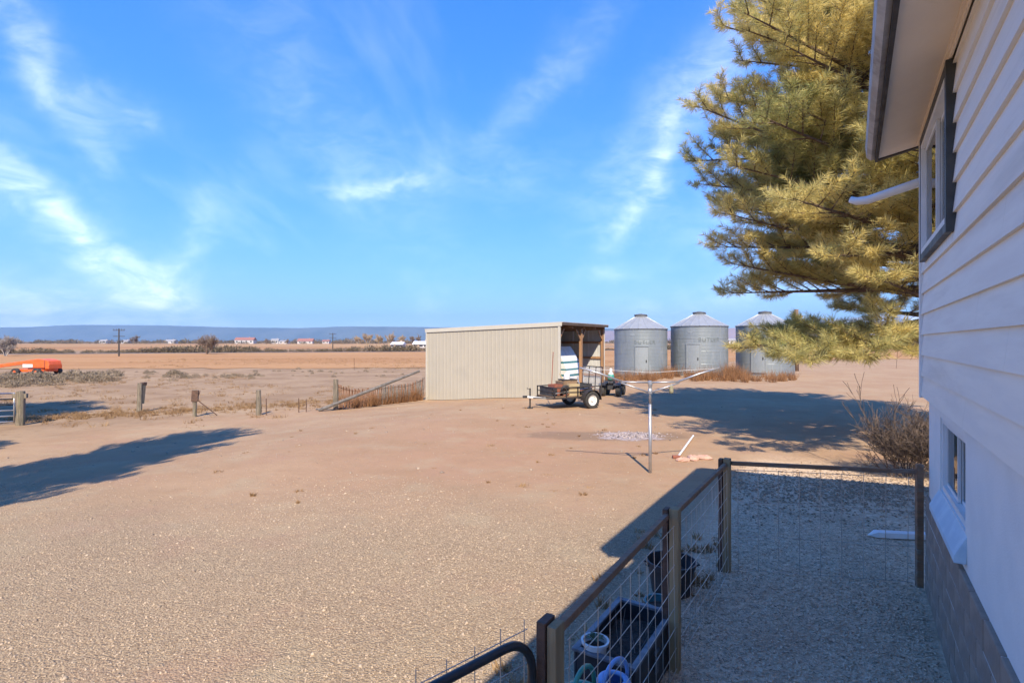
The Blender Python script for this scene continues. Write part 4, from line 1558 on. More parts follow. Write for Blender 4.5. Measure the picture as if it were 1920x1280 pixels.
o = MB().tube([rp0 + Vector((.10, -.05, h * .66)), rp1 + Vector((0, 0, .02))], .022, 6).build('prop_rod', M['rust'])
tag(o, 'rusty rod propped from a short post to the ground', 'rod')
old_post(485, 778, 731, (.0, 0), 10, 'upright grey post next to a thin steel stake', seed=4)
t, p5, h5, w5 = old_post(629, 768, 711, (.02, 0), 10, 'post at the end of the sagging lath fence', seed=5)
for i, (u, vb, vt, lab) in enumerate([(499, 778, 747, 'thin rusty stake right beside the grey post'), (560, 773, 746, 'left one of two thin stakes in the gap of the fence line'),
                                      (574, 772, 748, 'right one of two thin stakes in the gap of the fence line'), (664, 694, 671, 'lone thin stake out in the pasture')]):
    p = G(u, vb)
    hh = (vb - vt) / FPX * p.y
    o = MB().tube([(0, 0, -.2), (.01, 0, hh * .5), (.0, 0, hh)], .020, 6).build('stake', M['rust'])
    o.location = p
    tag(o, lab, 'stake', 'thin stakes along the yard edge')

# pipe gate at the left edge
gA, gB = G(34, 796), G(-120, 802)
pg = thing('pipe_gate', 'weathered pipe gate hanging from the mossy post', 'gate', (0, 0, 0))
hgt = 1.15
for i, f in enumerate((1.0, .82, .64, .46, .28, .10)):
    MB().tube([gA + Vector((-.12, 0, hgt * f)), gB + Vector((0, 0, hgt * f))], .026, 8).build('rail', M['darksteel'] if i in (1, 2) else M['galv'], pg, smooth=True)
for f in (0.0, .33, .66, 1.0):
    A_ = gA.lerp(gB, f) + Vector((-.12 * (1 - f), -.03, 0))
    MB().tube([A_ + Vector((0, 0, .08)), A_ + Vector((0, 0, hgt * 1.02))], .024, 8).build('upright', M['galv'], pg, smooth=True)

# sagging lath fence between the post and the shed, with a long rail fallen across
lf = thing('lath_fence', 'sagging rusty lath fence between the end post and the shed', 'fence', (0, 0, 0))
sc0 = Mw @ Vector((SL, 0, 0))
A0 = p5 + Vector((.1, .05, 0))
B0 = Vector((sc0.x - .15, sc0.y + .0, gz(sc0.x, sc0.y)))
nl = 66
tops = []
for i in range(nl):
    f = i / (nl - 1)
    p = A0.lerp(B0, f)
    p.z = gz(p.x, p.y)
    sag = 4 * f * (1 - f) * .30 + .08 * math.sin(f * 9)
    top = 1.12 - sag + (.25 * max(0, f - .6))
    ln = random.uniform(-.06, .06)
    tops.append(p + Vector((ln * .5, 0, top - .1)))
    hgt_ = top + random.uniform(-.05, .04)
    MB().box((p.x, p.y, p.z + hgt_ / 2), (.042, .012, hgt_), (random.uniform(-.05, .05), ln, 0)).build('lath', M['lath'] if f < .42 or random.random() < .35 else M['grey_lath'], lf)
MB().tube(tops, .012, 5).build('wire', M['rust'], lf)
MB().tube([q_ - Vector((0, .02, .5)) for q_ in tops], .006, 5).build('wire', M['rust'], lf)
r0 = G(597, 771)
r1 = Vector(((787 - 960) / FPX * 25.2, 25.2, CAMH - .055 * 25.2))
o = MB().tube([r0 + Vector((0, 0, .04)), r0.lerp(r1, .5) + Vector((0, 0, .02)), r1], [.075, .07, .055], 9).build('fallen_rail', M['grey_lath'])
tag(o, 'long weathered rail leaning across the lath fence', 'rail')
# loose boards at the foot of the end post
for i, (u, v, L, a, lab) in enumerate([(612, 768, .9, .2, 'short grey board lying left of the end post'), (640, 766, .7, -.3, 'short grey board lying right of the end post')]):
    p = G(u, v)
    o = MB().box((0, 0, .02), (L, .16, .035)).build('loose_board', M['grey_lath'])
    o.location = p
    o.rotation_euler = (0, .06, a)
    tag(o, lab, 'board')

# ------------------------------------------------------------------ boom lift in the pasture
bl = G(80, 702)
lift = thing('boom_lift', 'orange boom lift standing lowered in the pasture', 'boom lift', bl, R(-6))
lift.scale = (.93, 1, .78)
S = bl.y / FPX                                           # metres per pixel there


def lw_(x0, x1, y0, y1, z0, z1, mat, name, par=lift, bev=.03):
    return MB().mm((x0, y0, z0), (x1, y1, z1)).build(name, mat, par, bevel=bev)


for x in (-1.75, .55):
    for y in (-1.0, 1.0):
        w_ = MB().lathe([(.18, -.16), (.34, -.17), (.40, -.10), (.40, .10), (.34, .17), (.18, .16), (.18, -.16)], 22, (x, y, .40), 'y').build('wheel', M['tyre'], lift)
        MB().lathe([(0, -.12), (.19, -.12), (.19, .12), (0, .12)], 16, (x, y, .40), 'y').build('rim', M['orange'], w_)
lw_(-2.1, .9, -.72, .72, .36, .66, M['orange'], 'chassis')
lw_(-1.0, .6, -.55, .55, .66, .80, M['darksteel'], 'turntable')
MB().prism([(-1.5, .82), (1.32, .82), (1.42, 1.2), (1.30, 1.62), (.75, 1.80), (.2, 1.86), (-.6, 1.62), (-1.5, 1.30)], -.62, .62, 'y').build('turret', M['orange'], lift, bevel=.04)
MB().mm((-1.42, -.65, .88), (-.35, -.621, 1.25)).build('side_panel', M['white'], lift)
MB().mm((1.0, -.66, .70), (1.42, .66, 1.15)).build('counterweight', M['orange'], lift, bevel=.05)
MB().mm((.92, -.64, .84), (.97, -.615, 1.70)).build('seam', M['darksteel'], lift)
MB().box((-4.0, 0, 1.10), (7.4, .34, .36), (0, -.155, 0)).build('boom', M['orange'], lift, bevel=.03)
MB().box((-8.3, 0, .55), (3.4, .24, .26), (0, -.06, 0)).build('boom_extension', M['orange'], lift, bevel=.02)
cage = MB()
for z in (.1, .6, 1.1):
    for (a, b_) in (((-10.9, -.8), (-9.9, -.8)), ((-9.9, -.8), (-9.9, .8)), ((-9.9, .8), (-10.9, .8)), ((-10.9, .8), (-10.9, -.8))):
        cage.tube([(a[0], a[1], z), (b_[0], b_[1], z)], .025, 6)
for x in (-10.9, -9.9):
    for y in (-.8, 0, .8):
        cage.tube([(x, y, .1), (x, y, 1.1)], .025, 6)
cage.mm((-10.9, -.8, .06), (-9.9, .8, .10))
cage.build('platform', M['orange'], lift)


# ------------------------------------------------------------------ plants
def needle_mesh(name, P, D, npt, L, wd, spread, back, mat, seed, tone=None):
    """tufts of needles: P, D arrays of tuft tips and shoot directions"""
    r_ = np.random.default_rng(seed)
    n = len(P)
    D = D / np.linalg.norm(D, axis=1, keepdims=True)
    ref = np.where(np.abs(D[:, 2:3]) < .9, np.array([[0, 0, 1.]]), np.array([[1., 0, 0]]))
    A = np.cross(D, ref)
    A /= np.linalg.norm(A, axis=1, keepdims=True)
    B = np.cross(D, A)
    ang = r_.uniform(0, 2 * np.pi, (n, npt))
    s = r_.uniform(0, 1, (n, npt)) ** 1.3
    rad = np.cos(ang)[..., None] * A[:, None] + np.sin(ang)[..., None] * B[:, None]
    base = P[:, None] - D[:, None] * (s * back)[..., None]
    f = spread * (.55 + .65 * s)
    d = D[:, None] * (1 - .45 * f)[..., None] + rad * f[..., None]
    d[..., 2] -= .10
    d /= np.linalg.norm(d, axis=2, keepdims=True)
    ll = L * r_.uniform(.7, 1.15, (n, npt))
    tip = base + d * ll[..., None]
    side = np.cross(d, r_.normal(size=d.shape))
    side /= np.linalg.norm(side, axis=2, keepdims=True) + 1e-9
    side *= wd / 2
    V = np.stack([base - side * .5, base + side * .5 + d * (ll * .25)[..., None] + side, tip], 2).reshape(-1, 3)
    F = np.arange(len(V)).reshape(-1, 3)
    tn = (r_.uniform(0, 1, n) if tone is None else tone)
    tn = np.clip(tn[:, None] + r_.normal(0, .13, (n, npt)), 0, 1)
    return np_mesh(name, V, F, mat, attr=np.repeat(tn.ravel(), 3))


def rotz(v, a):
    c, s = math.cos(a), math.sin(a)
    return Vector((v.x * c - v.y * s, v.x * s + v.y * c, v.z))


def make_pine(H, prof, seed, zlow, nb, npt=66, extra=()):
    """prof(h): crown radius at height h. Returns meshes for trunk, limbs, crown"""
    r_ = random.Random(seed)
    tk = MB()
    tk.tube([(0, 0, -.4), (.02, 0, .3), (.05, .03, H * .3), (.0, .05, H * .6), (.02, .0, H * .97)], [.40, .33, .26, .15, .03], 14)
    lb = MB()
    tips, dirs = [], []
    az = r_.uniform(0, 6)
    for i in range(nb + len(extra)):
        f = min(i / (nb - 1), 1.0)
        h = zlow + (H - .4 - zlow) * f ** .92
        az += 2.39996 + r_.uniform(-.25, .25)
        L = prof(h) * r_.uniform(.80, 1.03)
        if L < .3:
            L = .3
        rise = -.12 + .70 * f ** .95 + r_.uniform(-.20, .20)          # low boughs hang, top ones rise
        curl = .22 if f < .35 else .10
        h0 = h - rise * L * .75 - curl * L * .5
        h0 = max(h0, 1.6 + r_.uniform(0, .6))
        if i >= nb:
            az, L, h0, h = extra[i - nb]
            f, curl = 0.1, -.35
        d = Vector((math.cos(az), math.sin(az), 0))
        sd_ = Vector((-d.y, d.x, 0))
        bend = r_.uniform(-.12, .12)

        def pt(t):
            return d * (L * t) + sd_ * (bend * L * t * t) + Vector((0, 0, h0 + (h - h0) * (t * (1 - curl) + curl * t * t)))
        pts = [pt(t) for t in (0, .2, .4, .6, .8, 1)]
        r0 = .035 + .011 * L
        lb.tube(pts, [r0, r0 * .82, r0 * .62, r0 * .42, r0 * .25, .008], 6, cap=False)
        t = .26 + .10 * (1 - f)
        side = 1
        while t < 1.0:
            p = pt(t)
            tang = (pt(min(t + .03, 1.03)) - pt(t - .03)).normalized()
            side = -side
            sl_ = ((1 - t) * L * .42 + .42) * r_.uniform(.75, 1.15)
            dd = rotz(tang, side * R(r_.uniform(38, 64)))
            dd.z += r_.uniform(-.15, .60)
            dd.normalize()
            e = p + dd * sl_ + Vector((0, 0, .07 * sl_))
            m_ = p.lerp(e, .5) + Vector((0, 0, -.03 * sl_))
            lb.tube([p, m_, e], [.013 + .006 * sl_, .010, .005], 4, cap=False)
            tips.append(e)
            dirs.append((e - m_).normalized() + Vector((0, 0, .25)))
            ns = int(sl_ / .105)
            for k_ in range(ns):
                u = .22 + .74 * (k_ + r_.random()) / max(ns, 1)
                b0 = (p.lerp(m_, u * 2) if u < .5 else m_.lerp(e, u * 2 - 1))
                s2 = 1 if k_ % 2 else -1
                d2 = rotz(dd, s2 * R(r_.uniform(30, 70)))
                d2.z += r_.uniform(.10, .75)
                d2.normalize()
                l2 = r_.uniform(.14, .32)
                e2 = b0 + d2 * l2
                lb.tube([b0, e2], [.006, .004], 3, cap=False)
                tips.append(e2)
                dirs.append(d2)
            t += r_.uniform(.17, .28) / L
        tips.append(pts[-1])
        dirs.append((pts[-1] - pts[-2]).normalized() + Vector((0, 0, .3)))
        # a few dead bare twigs near the trunk
        for k_ in range(3):
            t0 = r_.uniform(.08, .35)
            p = pt(t0)
            dd = rotz(d, r_.choice((-1, 1)) * R(r_.uniform(30, 80)))
            dd.z = r_.uniform(-.5, .1)
            lb.tube([p, p + dd * r_.uniform(.3, .7), p + dd * 1.0 + Vector((r_.uniform(-.2, .2), r_.uniform(-.2, .2), -.15))], [.010, .006, .003], 3, cap=False)
    P = np.array([list(v) for v in tips])
    D = np.array([list(v) for v in dirs])
    # yellowish and green tufts come in clumps
    tone = .40 + .30 * np.sin(P[:, 0] * 1.1 + seed) * np.sin(P[:, 1] * 1.3 + 1) + .25 * np.sin(P[:, 2] * 1.5 + P[:, 0] * .7)
    tone = np.clip(tone + rng.normal(0, .16, len(P)), 0, 1)
    import sys
    print('tufts', len(P), 'limb faces', len(lb.f), file=sys.stderr)
    cm = needle_mesh('crown', P, D, npt, .19, .0105, 1.0, .30, M['needles'], seed, tone)
    return tk, lb, cm


def pine_prof(h):
    return float(np.interp(h, [1.5, 2.3, 3.2, 4.2, 6.0, 8.0, 9.5, 10.6, 11.6, 12.6], [3.8, 4.2, 4.5, 5.4, 5.75, 5.9, 5.9, 5.3, 3.7, .8]))


tk, lb, cm = make_pine(12.6, pine_prof, 11, 3.5, 122, extra=[(math.atan2(-2.1, -5.2), 5.3, 2.9, 2.15), (math.atan2(-3.2, -4.4), 4.6, 2.7, 2.25), (math.atan2(-.6, -5.0), 4.9, 3.1, 2.35), (1.0, 4.8, 2.9, 2.2), (-.6, 4.5, 2.8, 2.1), (2.2, 4.6, 3.0, 2.4)])
pine = thing('pine_tree', 'big yellowish green pine beyond the house corner', 'tree', (10.2, 12.5, gz(10.2, 12.5)))
tkm = tk.mesh('trunk', M['bark'], True)
lbm = lb.mesh('limbs', M['bark'], False)
obj('trunk', tkm, pine)
obj('limbs', lbm, pine)
obj('crown', cm, pine)
# pines standing left of the view; their shadows fall across the yard
for (x, y, s, sz, rz, lab) in [(-9.35, 3.2, .40, 1.08, 1.0, 'slim pine out of view whose shadow falls across the yard'),
                               (-22.3, 16.2, .72, .70, 2.2, 'low pine out of view whose shadow falls behind the pipe gate'),
                               (-15.4, 11.6, .20, .33, .4, 'young pine out of view casting a small shadow at the left')]:
    t = thing('pine_tree', lab, 'tree', (x, y, gz(x, y)), rz)
    t.scale = (s, s, sz)
    for nm, me in (('trunk', tkm), ('limbs', lbm), ('crown', cm)):
        obj(nm, me, t)


# bare trees and bushes ---------------------------------------------------
def bare_branch(mb, r_, p, d, L, rad, depth, spread, up, nchild, sides, minr):
    pts = [p]
    rads = [rad]
    q_ = p
    dd = d.copy()
    n = 3
    for i in range(n):
        dd = (dd + Vector((r_.uniform(-1, 1), r_.uniform(-1, 1), r_.uniform(-.6, 1) * up)) * .16).normalized()
        q_ = q_ + dd * (L / n)
        pts.append(q_)
        rads.append(max(rad * (1 - .6 * (i + 1) / n), minr))
    mb.tube(pts, rads, sides, cap=False)
    if depth <= 0:
        return
    for k_ in range(nchild):
        f = r_.uniform(.25, 1.0) if k_ else 1.0
        i = min(int(f * n), n - 1)
        b0 = pts[i].lerp(pts[i + 1], f * n - i)
        ax = Vector((r_.uniform(-1, 1), r_.uniform(-1, 1), r_.uniform(-.5, .8) * up + up * .25))
        nd = (dd + ax * spread).normalized()
        bare_branch(mb, r_, b0, nd, L * r_.uniform(.55, .82), max(rad * .55, minr), depth - 1, spread, up, nchild, sides, minr)


def bare_tree_mesh(seed, H, rad, depth, nchild, stems, spread, up, mat, minr, sides=3, lean=.35):
    r_ = random.Random(seed)
    mb = MB()
    for i in range(stems):
        a = r_.uniform(0, 6.28)
        ln = r_.uniform(.3, 1.0) * lean if stems > 1 else .05
        d = Vector((math.cos(a) * ln, math.sin(a) * ln, 1)).normalized()
        p = Vector((math.cos(a) * .12 * (stems > 1) * H * .2, math.sin(a) * .12 * (stems > 1) * H * .2, -.1))
        bare_branch(mb, r_, p, d, H * r_.uniform(.34, .44), rad * r_.uniform(.7, 1.0), depth, spread, up, nchild, sides, minr)
    return mb.mesh('branches', mat)


# leafless bush between the far fence and the pine
for (x, y, s, sd_, lab) in [(7.25, 9.75, .88, 21, 'leafless tangled bush beyond the far fence, left one'), (7.85, 9.55, 1.05, 22, 'leafless tangled bush against the house corner')]:
    t = thing('bare_bush', lab, 'bush', (x, y, gz(x, y)), 0, 'leafless bushes by the house corner')
    me = bare_tree_mesh(sd_, 1.5 * s, .013, 4, 4, 13, 1.05, .35, M['twig'], .0030, 3, 1.0)
    obj('branches', me, t)
# single taller sapling sticking out of the bush
t = thing('bare_sapling', 'thin leafless sapling rising above the tangled bush', 'sapling', (7.05, 9.9, 0))
obj('branches', bare_tree_mesh(33, 2.1, .02, 3, 3, 2, .55, 1.0, M['twig'], .004, 4, .35), t)

# far trees --------------------------------------------------------------
def at(u, Y):
    x = (u - 960) / FPX * Y
    return Vector((x, Y, gz(x, Y)))


def far_tree(name, label, u, Y, hpx, mat, seed, group, stems=4, spread=.7, nchild=4, depth=4, cat='tree', wide=1.0, minr=None, rad=None):
    p = at(u, Y)
    Hh_ = hpx / FPX * Y
    t = thing(name, label, cat, p, 0, group)
    k_ = Y / FPX
    me = bare_tree_mesh(seed, Hh_ * .86, rad or Hh_ * .028, depth, nchild, stems, spread, .9, mat, minr or k_ * .16, 3, .55 * wide)
    o = obj('crown', me, t)
    o.scale = (wide, wide, 1)
    return t


far_tree('bare_tree', 'wide leafless tree standing by the road', 390, 128, 46, M['twig_far'], 41, 'leafless trees by the road', 6, .75, 4, 4, wide=1.2)
far_tree('bare_tree', 'pale leafless tree at the left edge beside the road', 10, 112, 46, M['pale_twig'], 42, 'leafless trees by the road', 6, .75, 4, 4, wide=1.2)
for i, (u, hp, lab) in enumerate([(672, 24, 'leftmost golden cottonwood of the row left of the shed'), (690, 30, 'tall golden cottonwood second in the row left of the shed'), (712, 24, 'golden cottonwood in the middle of the row left of the shed'),
                                  (731, 29, 'tall golden cottonwood fourth in the row left of the shed'), (750, 26, 'rightmost golden cottonwood of the row left of the shed')]):
    far_tree('cottonwood', lab, u, 330, hp, M['twig_gold'], 50 + i, 'golden cottonwoods left of the shed', 3, .55, 4, 4, wide=1.0)
for i, (u, hp, lab) in enumerate([(772, 18, 'dark leafless poplar beside the shed roof, left of the pair'), (788, 19, 'dark leafless poplar beside the shed roof, right of the pair'),
                                  (250, 18, 'dark far tree right of the left utility pole'), (500, 13, 'dark far tree between the white houses'), (538, 13, 'dark far tree by the red roofed house')]):
    far_tree('dark_tree', lab, u, 480, hp, M['twig_far'], 70 + i, 'dark trees on the far plain', 3, .6, 4, 4)


def leaf_clump_mesh(name, pts, per, size, mat, seed):
    """brush: many small leaf-sized faces round each point; pts rows are (x, y, z, rx, rz)"""
    r_ = np.random.default_rng(seed)
    pts = np.asarray(pts, float)
    n = len(pts)
    d = r_.normal(size=(n, per, 3))
    d /= np.linalg.norm(d, axis=2, keepdims=True)
    rr = r_.uniform(.25, 1, (n, per, 1)) ** .5
    c = d * rr
    c[..., 2] = np.abs(c[..., 2])
    c = c * np.stack([pts[:, 3], pts[:, 3], pts[:, 4]], 1)[:, None]
    c = c + pts[:, None, :3]
    u = r_.normal(size=(n, per, 3))
    u[..., 2] = np.abs(u[..., 2]) * 1.5
    u /= np.linalg.norm(u, axis=2, keepdims=True)
    w = np.cross(u, r_.normal(size=u.shape))
    w /= np.linalg.norm(w, axis=2, keepdims=True)
    sz = size * np.stack([pts[:, 3]], 1)[:, None] * r_.uniform(.5, 1.3, (n, per, 1))
    V = np.stack([c - w * sz * .28, c + w * sz * .28, c + u * sz * 1.4], 2).reshape(-1, 3)
    F = np.arange(len(V)).reshape(-1, 3)
    tn = np.clip(r_.uniform(0, 1, (n, 1)) * .8 + r_.uniform(0, .4, (n, per)), 0, 1)
    return np_mesh(name, V, F, mat, attr=np.repeat(tn.ravel(), 3))


# brush along the road and far treeline
pts = []
for i in range(900):
    k_ = rng.uniform(0, 1)
    x = -230 + 330 * k_
    s_ = x + 260
    y = 100 + .13 * s_ + .00055 * s_ * s_ + 5 + abs(rng.normal(0, 3.2))
    sz = rng.uniform(.5, 1.25) * (1 + .4 * math.sin(x * .13))
    pts.append((x, y, gz(x, y) - .1, sz * 1.5, sz * 1.25))
o = obj('roadside_brush', leaf_clump_mesh('roadside_brush', pts, 110, .22, M['brush'], 5))
tag(o, 'dense dry brush along the road', 'brush', kind='stuff')
pts = []
for i in range(2100):
    x = rng.uniform(-900, 1100)
    y = rng.uniform(650, 1050)
    sz = rng.uniform(.8, 3.6) * (1 + .5 * math.sin(x * .02) * math.sin(x * .051 + 1))
    pts.append((x, y, gz(x, y), sz * 1.4, sz * 1.4))
o = obj('far_treeline', leaf_clump_mesh('far_treeline', pts, 60, .34, M['brush'], 6))
tag(o, 'dark line of trees along the far edge of the plain', 'trees', kind='stuff')
# low weeds in the pasture
pts = []
for (u, v, n, su, sv_, sz) in [(60, 716, 26, 60, 5, .75), (120, 712, 14, 40, 4, .8), (175, 712, 26, 45, 5, .7), (330, 706, 20, 35, 4, .45), (440, 706, 18, 50, 4, .35),
                               (20, 722, 12, 30, 4, .5), (540, 698, 10, 60, 5, .3), (610, 700, 8, 40, 5, .25), (260, 700, 12, 60, 5, .3), (700, 700, 10, 60, 8, .25)]:
    for i in range(n):
        p = G(u + rng.normal(0, su * .6), min(max(v + rng.normal(0, sv_ * .7), 692), 735))
        s_ = sz * rng.uniform(.5, 1.2)
        pts.append((p.x, p.y, p.z - .04, s_, s_ * .9))
o = obj('pasture_weeds', leaf_clump_mesh('pasture_weeds', pts, 260, .17, M['sage'], 7))
tag(o, 'patches of dry sagebrush and weeds in the pasture', 'weeds', kind='stuff')


def grass_mesh(name, pts, per, mat, seed, lean=.35, width=.012):
    """dry grass blades; pts rows (x, y, z, radius, height)"""
    r_ = np.random.default_rng(seed)
    pts = np.asarray(pts, float)
    n = len(pts)
    a = r_.uniform(0, 6.28, (n, per))
    rr = np.sqrt(r_.uniform(0, 1, (n, per))) * pts[:, 3:4]
    b0 = np.stack([pts[:, 0:1] + rr * np.cos(a), pts[:, 1:2] + rr * np.sin(a), np.repeat(pts[:, 2:3], per, 1)], 2)
    h = pts[:, 4:5] * r_.uniform(.45, 1.1, (n, per))
    d = np.stack([r_.normal(0, lean, (n, per)), r_.normal(0, lean, (n, per)), np.ones((n, per))], 2)
    t = b0 + d * h[..., None]
    an = r_.uniform(0, 6.28, (n, per))
    w = np.stack([np.cos(an), np.sin(an), np.zeros_like(an)], 2) * width * r_.uniform(.6, 1.3, (n, per))[..., None]
    V = np.stack([b0 - w, b0 + w, t], 2).reshape(-1, 3)
    F = np.arange(len(V)).reshape(-1, 3)
    tn = np.clip(r_.uniform(0, 1, (n, 1)) * .7 + r_.uniform(0, .4, (n, per)), 0, 1)
    return np_mesh(name, V, F, mat, attr=np.repeat(tn.ravel(), 3))


# tall reddish weeds round the bins and at the shed corner
pts = []
for (u, v, su, n, hh) in [(1180, 712, 40, 34, .75), (1225, 711, 25, 20, .6), (1255, 707, 10, 16, .9), (1330, 711, 40, 36, .85), (1372, 708, 14, 26, 1.1), (1395, 712, 30, 24, .8),
                          (1145, 714, 12, 14, .7), (1460, 712, 40, 22, .6)]:
    for i in range(n):
        p = G(u + rng.normal(0, su * .55), max(v + rng.normal(0, 2.2), 704))
        pts.append((p.x, p.y, p.z - .02, .22, hh * rng.uniform(.6, 1.25)))
for i in range(60):
    f = rng.uniform(.05, 1)
    p = A0.lerp(B0, f) + Vector((rng.uniform(-.25, .25), rng.uniform(-.2, .6), 0))
    pts.append((p.x, p.y, gz(p.x, p.y) - .02, .16, rng.uniform(.35, .8) * (1 + .7 * max(0, f - .55))))
o = obj('dry_weeds', grass_mesh('dry_weeds', pts, 42, M['redgrass'], 8, .28, .012))
tag(o, 'rust coloured dry weeds round the bins and the lath fence', 'weeds', kind='stuff')
# sparse dry grass over the pasture and along the yard edge
pts = []
for i in range(5200):
    x = rng.uniform(-60, 45)
    y = rng.uniform(19, 95)
    q_ = -CT * x + ST * y
    if q_ < 19.3 or abs(x) > y * 1.05 + 3:
        continue
    dens = math.sin(x * .21 + 1) * math.sin(y * .17) + math.sin(x * .05 + y * .11)
    if dens < -.25:
        continue
    pts.append((x, y, gz(x, y) - .01, rng.uniform(.15, .5), rng.uniform(.06, .22)))
for i in range(600):                                            # ragged edge of the yard
    u = rng.uniform(0, 1)
    p = G(10 + 780 * u, 797 - 46 * u + rng.normal(0, 4) - 8)
    pts.append((p.x, p.y, p.z - .01, rng.uniform(.08, .25), rng.uniform(.05, .18)))
for i in range(90):                                             # tufts along the wire fence and the shade edge
    f = rng.uniform(-.1, 1.25)
    p = P1.lerp(P3, f) + fn * (abs(rng.normal(0, .55)) + .08)
    pts.append((p.x, p.y, gz(p.x, p.y) - .01, rng.uniform(.02, .09), rng.uniform(.03, .13)))
for i in range(60):
    x, y = rng.uniform(-8, 6), rng.uniform(8, 20)
    if -CT * x + ST * y > 3.0:
        pts.append((x, y, gz(x, y) - .01, rng.uniform(.02, .10), rng.uniform(.02, .08)))
o = obj('dry_grass', grass_mesh('dry_grass', pts, 26, M['drygrass'], 9, .6, .012))
tag(o, 'short dry grass over the pasture', 'grass', kind='stuff')


# ------------------------------------------------------------------ loose stuff on the ground
def scatter(name, P, S, mat, seed, tone, label, cat, elong=(1, 1, .7), flat=False):
    """P (n,3) places, S (n) sizes: little eight-sided lumps"""
    r_ = np.random.default_rng(seed)
    n = len(P)
    base = np.array([[1, 0, 0], [-1, 0, 0], [0, 1, 0], [0, -1, 0], [0, 0, 1], [0, 0, -1]], float)
    tri = np.array([[0, 2, 4], [2, 1, 4], [1, 3, 4], [3, 0, 4], [2, 0, 5], [1, 2, 5], [3, 1, 5], [0, 3, 5]])
    v = base[None] * r_.uniform(.65, 1.25, (n, 6, 1)) * (S[:, None, None] * np.array(elong)[None, None])
    v = v + r_.normal(0, .12, v.shape) * S[:, None, None] * min(elong)
    a = r_.uniform(0, 6.28, n)
    ti = r_.normal(0, .25, n)
    c, s = np.cos(a)[:, None], np.sin(a)[:, None]
    x = v[..., 0] * np.cos(ti)[:, None] - v[..., 2] * np.sin(ti)[:, None]
    z = v[..., 0] * np.sin(ti)[:, None] + v[..., 2] * np.cos(ti)[:, None]
    y = v[..., 1]
    V = np.stack([x * c - y * s, x * s + y * c, z], 2) + P[:, None]
    F = (tri[None] + (np.arange(n) * 6)[:, None, None]).reshape(-1, 3)
    me = np_mesh(name, V.reshape(-1, 3), F, mat, attr=np.repeat(tone, 6))
    return tag(obj(name, me), label, cat, kind='stuff')


# gravel of the drive
N = 52000
X = rng.uniform(-9.5, 1.6, N * 2)
Y = 3.0 + 7.0 * rng.uniform(0, 1, N * 2) ** 1.25
q_ = -CT * X + ST * Y
patch = .5 + .5 * np.sin(X * 1.1 + 1.7 * np.sin(Y * .6)) * np.sin(Y * .9 + np.sin(X * .7) * 1.3)
keep = (np.abs(X) < Y * 1.02 + .4) & (q_ > 2.0) & (rng.uniform(0, 1, N * 2) < .35 + .65 * patch) & (rng.uniform(0, 1, N * 2) < 1.1 - sstep(6.0, 9.8, Y + 1.2 * np.sin(X * .8)))
X, Y = X[keep][:N], Y[keep][:N]
P = np.stack([X, Y, ground_z(X, Y) + .001], 1)
scatter('gravel', P, .0045 + .010 * rng.uniform(0, 1, len(X)) ** 2 + .012 * (rng.uniform(0, 1, len(X)) > .985), M['stones'], 12, rng.uniform(0, 1, len(X)), 'fine tan gravel covering the drive', 'gravel')
# sparse stones and clods over the bare yard
N = 5200
X = rng.uniform(-14, 9, N)
Y = rng.uniform(7, 26, N)
q_ = -CT * X + ST * Y
keep = (q_ > 2.2) & (q_ < 19)
X, Y = X[keep], Y[keep]
P = np.stack([X, Y, ground_z(X, Y)], 1)
scatter('yard_clods', P, rng.uniform(.006, .022, len(X)) * (1 + 1.6 * (rng.uniform(0, 1, len(X)) > .97)), M['stones'], 13, rng.uniform(.4, 1, len(X)), 'scattered clods and stones over the yard', 'clods')
# bark chips and leaf litter along the house
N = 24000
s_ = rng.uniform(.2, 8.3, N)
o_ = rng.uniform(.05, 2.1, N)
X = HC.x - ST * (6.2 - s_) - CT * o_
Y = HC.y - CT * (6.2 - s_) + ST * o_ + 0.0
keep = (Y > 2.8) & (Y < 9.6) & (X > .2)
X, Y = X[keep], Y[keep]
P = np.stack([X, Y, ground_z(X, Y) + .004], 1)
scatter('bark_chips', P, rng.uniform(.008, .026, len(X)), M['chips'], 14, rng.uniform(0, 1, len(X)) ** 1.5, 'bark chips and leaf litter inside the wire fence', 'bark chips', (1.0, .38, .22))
# brown leaf litter under the bush
N = 5200
X = rng.normal(5.6, 1.5, N)
Y = rng.normal(8.9, .75, N)
keep = (Y > 7.2) & (Y < 11.5) & (X > 3.4 + .2 * (Y - 8))
X, Y = X[keep], Y[keep]
P = np.stack([X, Y, ground_z(X, Y) + .012], 1)
scatter('leaf_litter', P, rng.uniform(.010, .032, len(X)), M['litter'], 15, rng.uniform(0, .8, len(X)), 'brown leaf litter under the bare bush', 'leaf litter', (1, .7, .35))
# ash and burnt bits
N = 260
X = rng.normal(3.2, .45, N)
Y = rng.normal(14.2, .28, N)
P = np.stack([X, Y, ground_z(X, Y) + .01], 1)
scatter('ash_heap', P, rng.uniform(.012, .04, N), M['ash'], 16, (rng.uniform(0, 1, N) > .8) * .9 + rng.uniform(0, .1, N), 'pale ash heap with charred bits near the clothesline', 'ash')

